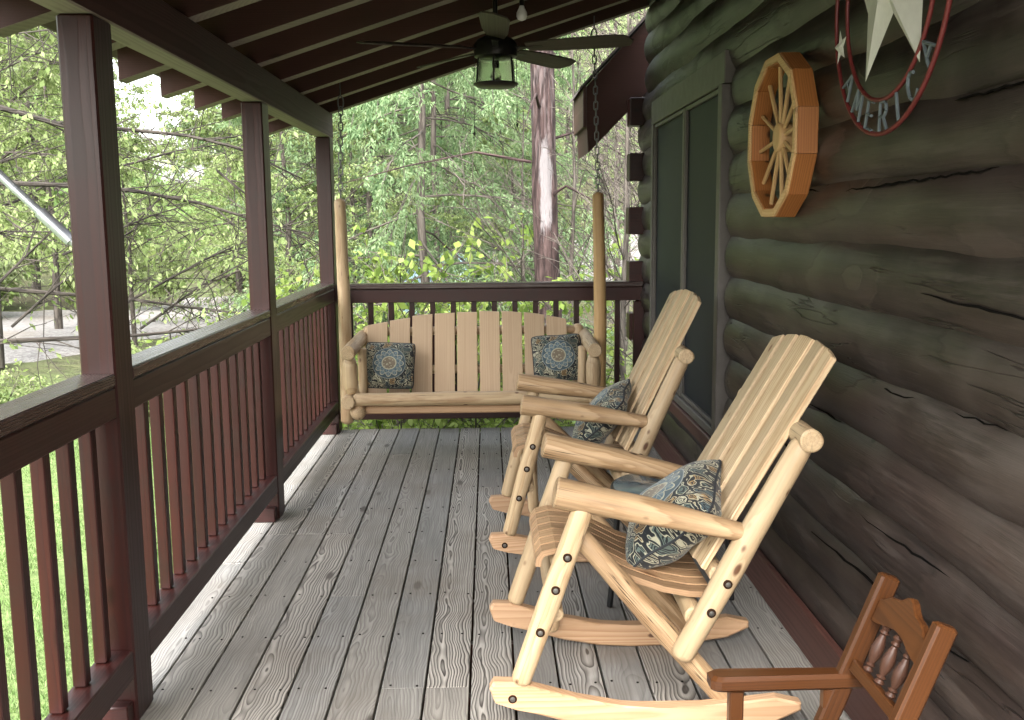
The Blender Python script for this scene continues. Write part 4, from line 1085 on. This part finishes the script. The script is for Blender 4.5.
for (x, y, s) in ((-.9, 17.5, 1.05), (-2.4, 20, 1.15), (-.9, 24, 1.3), (-.6, 28, 1.3), (-4.0, 26, 1.25), (-.2, 33, 1.5), (-2.6, 38, 1.6), (13, 46, 1.6), (-1.5, 44, 1.7)):
    put(protoH, x, y, s, rd.uniform(0, 6.28))
for (x, y, s) in ((2.6, 19, 1.0), (4.4, 21, 1.1), (3.4, 26, 1.2), (5.4, 29, 1.3), (2.4, 31, 1.2), (7.5, 36, 1.5), (4.6, 38, 1.4), (9.5, 44, 1.6), (1.2, 36, 1.4), (5.5, 48, 1.6)):
    put(protoS, x, y, s, rd.uniform(0, 6.28), LB_R)

# the big scarred trunk behind the swing
YT = 11.
tb, tt = at(546, 290, YT), at(541, 55, YT)
t = thing('cedar_tree', (tb.x+.02, YT, GZ), 'tall red-brown tree trunk with a pale bare scar behind the swing', 'tree'); o = t.location
m = MB(o); top = V(tt.x-.12, YT+.1, 7.5)
pts = [(tb.x+.05, YT, GZ-.1), (tb.x+.03, YT, .3), (tb.x, YT, 1.2), tuple(V(tt.x+.03, YT, 2.4)), (tt.x, YT, 3.4), (tt.x-.06, YT+.05, 5), tuple(top)]
m.log(pts, [.19, .15, .140, .135, .128, .12, .09], 22, .03, step=.09, lump=.9)
# gc z starts at a random offset: make it the height above the base for the scar
for k in range(len(m.g)):
    p = m.v[k]; m.g[k] = (p.x, p.y, p.z)
for k in range(16):
    z = rd.uniform(.6, 6.5); a = rd.uniform(0, 6.28); L = rd.uniform(.5, 1.6); c, s_ = math.cos(a), math.sin(a)
    p = V(tb.x-.02*z, YT, z); m.tube([p+V(c, s_, 0)*.12, p+V(c*L*.5, s_*L*.5, .1), p+V(c*L, s_*L, -.05), p+V(c*L*1.5, s_*L*1.5, -.25)], [.02, .014, .009, .004], 6)
m.build('trunk', 'cedarbark', t)

# near tree on the left whose bare dark limbs reach across the view
t = thing('limbed_tree', (-6.6, 8.6, GZ), 'tree with long bare dark limbs reaching across beyond the left railing', 'tree'); o = t.location
m = MB(o); m.tube([(-6.6, 8.6, GZ-.1), (-6.55, 8.6, 1), (-6.7, 8.7, 3), (-6.6, 8.5, 5.5)], [.2, .17, .14, .08], 12)
LIMBS = [[(-60, 108), (0, 112), (70, 125), (120, 131), (190, 138), (240, 152), (300, 176)], [(-60, 200), (0, 181), (75, 184), (140, 191), (200, 200), (250, 216), (310, 238)],
         [(-60, 250), (0, 232), (60, 229), (140, 208), (200, 202)], [(-60, 165), (0, 160), (50, 150), (110, 135)], [(-60, 288), (0, 289), (70, 296), (140, 302), (200, 306), (250, 314)],
         [(-60, 350), (0, 343), (85, 341), (140, 334), (200, 326), (245, 318)], [(60, 255), (110, 232), (150, 214), (185, 206)], [(-60, 40), (0, 34), (60, 30), (110, 26)],
         [(215, 172), (245, 195), (300, 235)], [(125, 165), (180, 148), (230, 146)], [(0, 280), (50, 235), (95, 180)], [(10, 330), (60, 290), (110, 240), (140, 225)], [(-40, 90), (20, 60), (60, 45)], [(130, 300), (200, 262), (260, 238), (320, 222)], [(140, 330), (200, 290), (260, 255)]]
TW = []
for i, Lb in enumerate(LIMBS):
    Yb = 8.2+.35*(i % 5); P = [at(u, v, Yb+.18*k*rd.uniform(.3, 1)) for k, (u, v) in enumerate(Lb)]
    P = [p+V(rd.uniform(-.02, .02), rd.uniform(-.05, .05), rd.uniform(-.035, .035)) for p in P]
    r0 = .030 if i < 6 and i not in (2, 3) else .013
    if Lb[0][0] < -30: P = [V(-6.6, 8.6, max(.6, min(5.2, P[0].z-.2)))]+P
    nP = len(P); m.tube(P, [r0*(1-.75*k/(nP-1)) for k in range(nP)], 7)
    for k in range(nP-1):
        for q in range(5):
            p = P[k].lerp(P[k+1], rd.random()); d = (P[k+1]-P[k]).normalized(); d = (d*rd.choice((1, 1, .3))+V(rd.uniform(-.6, .6), rd.uniform(-.6, .6), rd.uniform(-.9, .7))).normalized()
            L = rd.uniform(.2, .9); p2 = p+d*L*.5+V(0, 0, rd.uniform(-.05, .05)); p3 = p+d*L+V(rd.uniform(-.1, .1), rd.uniform(-.1, .1), rd.uniform(-.15, .1))
            m.tube([p, p2, p3], [.006, .004, .002], 4); TW.append((p2, p3))
            for _ in range(2):
                e = p2.lerp(p3, rd.random()); e2 = e+V(rd.uniform(-.25, .25), rd.uniform(-.25, .25), rd.uniform(-.3, .1)); m.tube([e, e2], [.003, .0015], 3); TW.append((e, e2))
m.build('trunk', 'darkbark', t)
sel = [w for w in TW if rd.random() < .5]
me = leaf_mesh('crown', *twig_leaves(sel, 3, .06, .035, .9), 'lime'); c = bpy.data.objects.new('crown', me); COL.objects.link(c); c.parent = t
c.location = -o if False else (0, 0, 0)
me.transform(Matrix.Translation(-o))

# shrubs behind the end railing and along the drive
def shrub(name, loc, label, h, n, per, L, W, mat, group=None, spread=.6):
    B = []; T = []
    for k in range(n):
        a = rd.uniform(0, 6.28); s_ = rd.uniform(.1, spread); p = V(0, 0, 0); d = V(math.cos(a)*s_, math.sin(a)*s_, 1).normalized(); hh = h*rd.uniform(.6, 1.1)
        pts = [p]
        for i in range(5): d = (d+V(rd.uniform(-.2, .2), rd.uniform(-.2, .2), 0)).normalized(); pts.append(pts[-1]+d*hh/5)
        B.append((pts, [.010*(1-.15*i) for i in range(6)]))
        for w in range(11):
            q = rd.uniform(.8, 5); i = min(4, int(q)); e = pts[i].lerp(pts[i+1], q-i); T.append((e, e+V(rd.uniform(-1, 1), rd.uniform(-1, 1), rd.uniform(-.2, .6)).normalized()*h*.22))
    t = thing(name, loc, label, 'shrub', group)
    bark_obj(B, T, 'bark', t, 'stems', 4)
    me = leaf_mesh('leaves', *twig_leaves(T, per, L, W, .6, .5), mat); c = bpy.data.objects.new('leaves', me); COL.objects.link(c); c.parent = t; return t
SG = 'leafy shrubs behind the end railing'
LBS = 'bright green leafy shrub rising behind the end railing'
s1 = shrub('leafy_shrub', (-.75, 8.3, GZ), LBS, 1.75, 12, 9, .075, .055, 'shrubleaf', SG)
for (x, y, s) in ((-.1, 8.9, 1.05), (.55, 9.4, 1.0), (-1.4, 8.8, 1.1), (-.45, 8.0, .75), (.1, 10.6, 1.25), (-1.0, 11, 1.35), (-.2, 9.8, 1.2), (.95, 8.6, .7), (-1.9, 10.0, 1.2), (.3, 8.1, .62)):
    put(s1, x, y, s, rd.uniform(0, 6.28), z=GZ)
SG2 = 'bushes along the gravel drive'
s2 = shrub('low_bush', (-4.0, 11.4, GZ), 'low lime green bush along the edge of the lawn by the drive', 1.0, 16, 8, .07, .045, 'lime', SG2, .9)
for (x, y, s) in ((-5.1, 11.2, .6), (-5.9, 11.7, .7), (-4.55, 11.7, .6), (-5.6, 12.1, .55), (-6.8, 11.6, .5), (-3.7, 12.8, .9), (-2.9, 12.2, 1.0), (-7.8, 12.6, .5), (-4.6, 13.2, .6), (-2.2, 13.4, 1.4), (-3.2, 15.5, 1.6), (-12.5, 24.5, 2.4), (-10.8, 26.5, 2.2), (-14.5, 23, 2.4), (-9.5, 29, 2.5), (-11.5, 29, 2.8), (-8, 31.5, 2.5), (-13.5, 27, 2.8)):
    put(s2, x, y, s, rd.uniform(0, 6.28), z=GZ)
# bare twiggy saplings right of the trunk
B, T = skeleton(5, .035, 16, (.1, .98), .5, (25, 65), 6, 4, -.02, rr=rd)
sp = thing('bare_sapling', (1.35, 9.8, GZ), 'bare twiggy grey sapling between the big trunk and the log corner', 'sapling', 'bare saplings right of the trunk')
bark_obj(B, T, 'bark', sp, 'stem')
for (x, y, s) in ((1.75, 11, .9), (1.1, 12.5, 1.0), (2.1, 13.5, 1.1), (.45, 12.8, .8), (1.5, 8.9, .7), (2.5, 16, 1.2)):
    put(sp, x, y, s, rd.uniform(0, 6.28), z=GZ)

# far woods on the slope: one uncountable mass
n = 90000; r = 44+62*rng.random(n)**1.0; a = np.radians(-48+88*rng.random(n)); X_ = r*np.sin(a); Y_ = r*np.cos(a)
aa_ = np.degrees(a); kp = (rng.random(n) > .75*np.exp(-((aa_-7)/4.5)**2)); r, a, X_, Y_ = r[kp], a[kp], X_[kp], Y_[kp]; n = len(r)
cl = np.array([hill(x, y) for x, y in zip(X_, Y_)])
blob = 3+5.5*(np.sin(X_*.37+1.3*np.sin(Y_*.21))*.5+.5)*(np.sin(Y_*.31+X_*.13)*.5+.5)+2
dipm = 1-.75*np.exp(-((np.degrees(a)+17)/4.5)**2)
Z_ = cl+blob*dipm*rng.random(n)**.7*1.5
me = leaf_mesh('distant_woods', np.stack([X_, Y_, Z_], 1), rv(n)+np.array([0, 0, -.4]), rv(n)*.6+np.array([0, -.3, .5]), .32+.3*rng.random(n), .22+.2*rng.random(n), 'green', val=np.clip(.5+.5*np.sin(X_*.5+Y_*.33)*rng.random(n), 0, 1))
ob = bpy.data.objects.new('distant_woods', me); COL.objects.link(ob); ob['kind'] = 'stuff'
# grass blades on the lawn
n = 80000; X_ = -1.45-5.5*rng.random(n)**1.3; Y_ = 2.6+9.5*rng.random(n)
keep = (np.sin(X_*2.1+1)*np.sin(Y_*1.7) > -.75); X_, Y_ = X_[keep], Y_[keep]; n = len(X_)
me = leaf_mesh('grass', np.stack([X_, Y_, np.full(n, GZ)], 1), rv(n)*.55+np.array([0, 0, 1.]), rv(n), .03+.04*rng.random(n), .005+.006*rng.random(n), 'green')
ob = bpy.data.objects.new('grass', me); COL.objects.link(ob); ob['kind'] = 'stuff'
# stones of the drip strip beside the deck
m = MB()
for k in range(900):
    x, y = rd.uniform(-1.75, -1.3), rd.uniform(2.2, 7.3); s_ = rd.uniform(.012, .03)
    vs = [(x+s_*a*rd.uniform(.7, 1.2), y+s_*b*rd.uniform(.7, 1.2), GZ+.02+s_*c*.7) for a, b, c in ((1, 0, 0), (-1, 0, 0), (0, 1, 0), (0, -1, 0), (0, 0, 1), (0, 0, -1))]
    m.raw(vs, [[0, 2, 4], [2, 1, 4], [1, 3, 4], [3, 0, 4], [2, 0, 5], [1, 2, 5], [3, 1, 5], [0, 3, 5]], [(0, 0, 0)]*6, .5)
ob = m.build('drip_stones', 'gravel'); ob['kind'] = 'stuff'

# low brown building beyond the drive and the pale blue tarp
bx, by = 6.2, 50; bz = hill(bx, by)
t = thing('brown_shed', (bx, by, 0), 'long low brown wooden building beyond the bare saplings', 'building'); o = t.location
m = MB(o); zz = -1.2
while zz < 1.2: m.box((bx-6, by-.02+random.uniform(0, .02), zz), (bx+6, by+4, zz+.235), .01, grain=0); zz += .24
m.build('wall', 'shed', t)
m = MB(o); m.prism([(-.6, 1.25), (2.0, 3.1), (4.6, 1.25), (4.6, 1.35), (2.0, 3.25), (-.6, 1.35)], (bx-6.5, by, 0), (0, 1, 0), (0, 0, 1), (1, 0, 0), 13, 2); m.build('roof', 'shedroof', t)
tx, ty = -1.0, 21.5; tz = hill(tx, ty)
vs = []; fs = []; n = 26
for j in range(n+1):
    for i in range(n+1):
        x, y = -1+2*i/n, -1+2*j/n; h = max(0, 1-x**4)*max(0, 1-y**4); w = .08*math.sin(7*x+3*y)+.06*math.sin(9*y-4*x)
        vs.append((x*1.0, y*.8, 1.55*h**.6*(1+w)-.05+.02))
for j in range(n):
    for i in range(n): a = j*(n+1)+i; fs.append([a, a+1, a+n+2, a+n+1])
me = bpy.data.meshes.new('tarp_heap'); me.from_pydata(vs, [], fs); me.materials.append(MAT['tarp']); me.polygons.foreach_set('use_smooth', [True]*len(fs)); me.update()
ob = bpy.data.objects.new('tarp_heap', me); COL.objects.link(ob); ob.location = (tx, ty, tz); tag(ob, 'pale blue covered heap glimpsed through leaves behind the swing', 'tarp')

# ------------------------------------------------------------------ light
w = bpy.data.worlds.new('World'); S.world = w; w.use_nodes = True; nt = w.node_tree; nt.nodes.clear()
sky = nt.nodes.new('ShaderNodeTexSky'); sky.sky_type = 'NISHITA'; sky.sun_disc = False
EL, AZ = math.radians(50), math.radians(-168)     # azimuth measured from +Y towards +X
sky.sun_elevation = EL; sky.sun_rotation = AZ; sky.dust_density = 5; sky.air_density = 1.4; sky.ozone_density = .6
hs = nt.nodes.new('ShaderNodeHueSaturation'); hs.inputs['Saturation'].default_value = .35
bg = nt.nodes.new('ShaderNodeBackground'); bg.inputs[1].default_value = .15
out = nt.nodes.new('ShaderNodeOutputWorld')
nt.links.new(sky.outputs[0], hs.inputs['Color']); nt.links.new(hs.outputs[0], bg.inputs[0]); nt.links.new(bg.outputs[0], out.inputs[0])
sd = bpy.data.lights.new('sun', 'SUN'); sd.energy = 1.1; sd.angle = math.radians(30); sd.color = (1, .985, .96)
so = bpy.data.objects.new('sun', sd); COL.objects.link(so)
dirv = V(math.sin(AZ)*math.cos(EL), math.cos(AZ)*math.cos(EL), math.sin(EL))
so.rotation_euler = dirv.to_track_quat('Z', 'Y').to_euler(); so.location = dirv*30
vs_ = S.view_settings; vs_.view_transform = 'Standard'; vs_.look = 'None'; vs_.exposure = 3.1; vs_.gamma = 1; vs_.use_curve_mapping = False
S.render.engine = 'CYCLES'
S.cycles.max_bounces = 8; S.cycles.diffuse_bounces = 5; S.cycles.transparent_max_bounces = 12
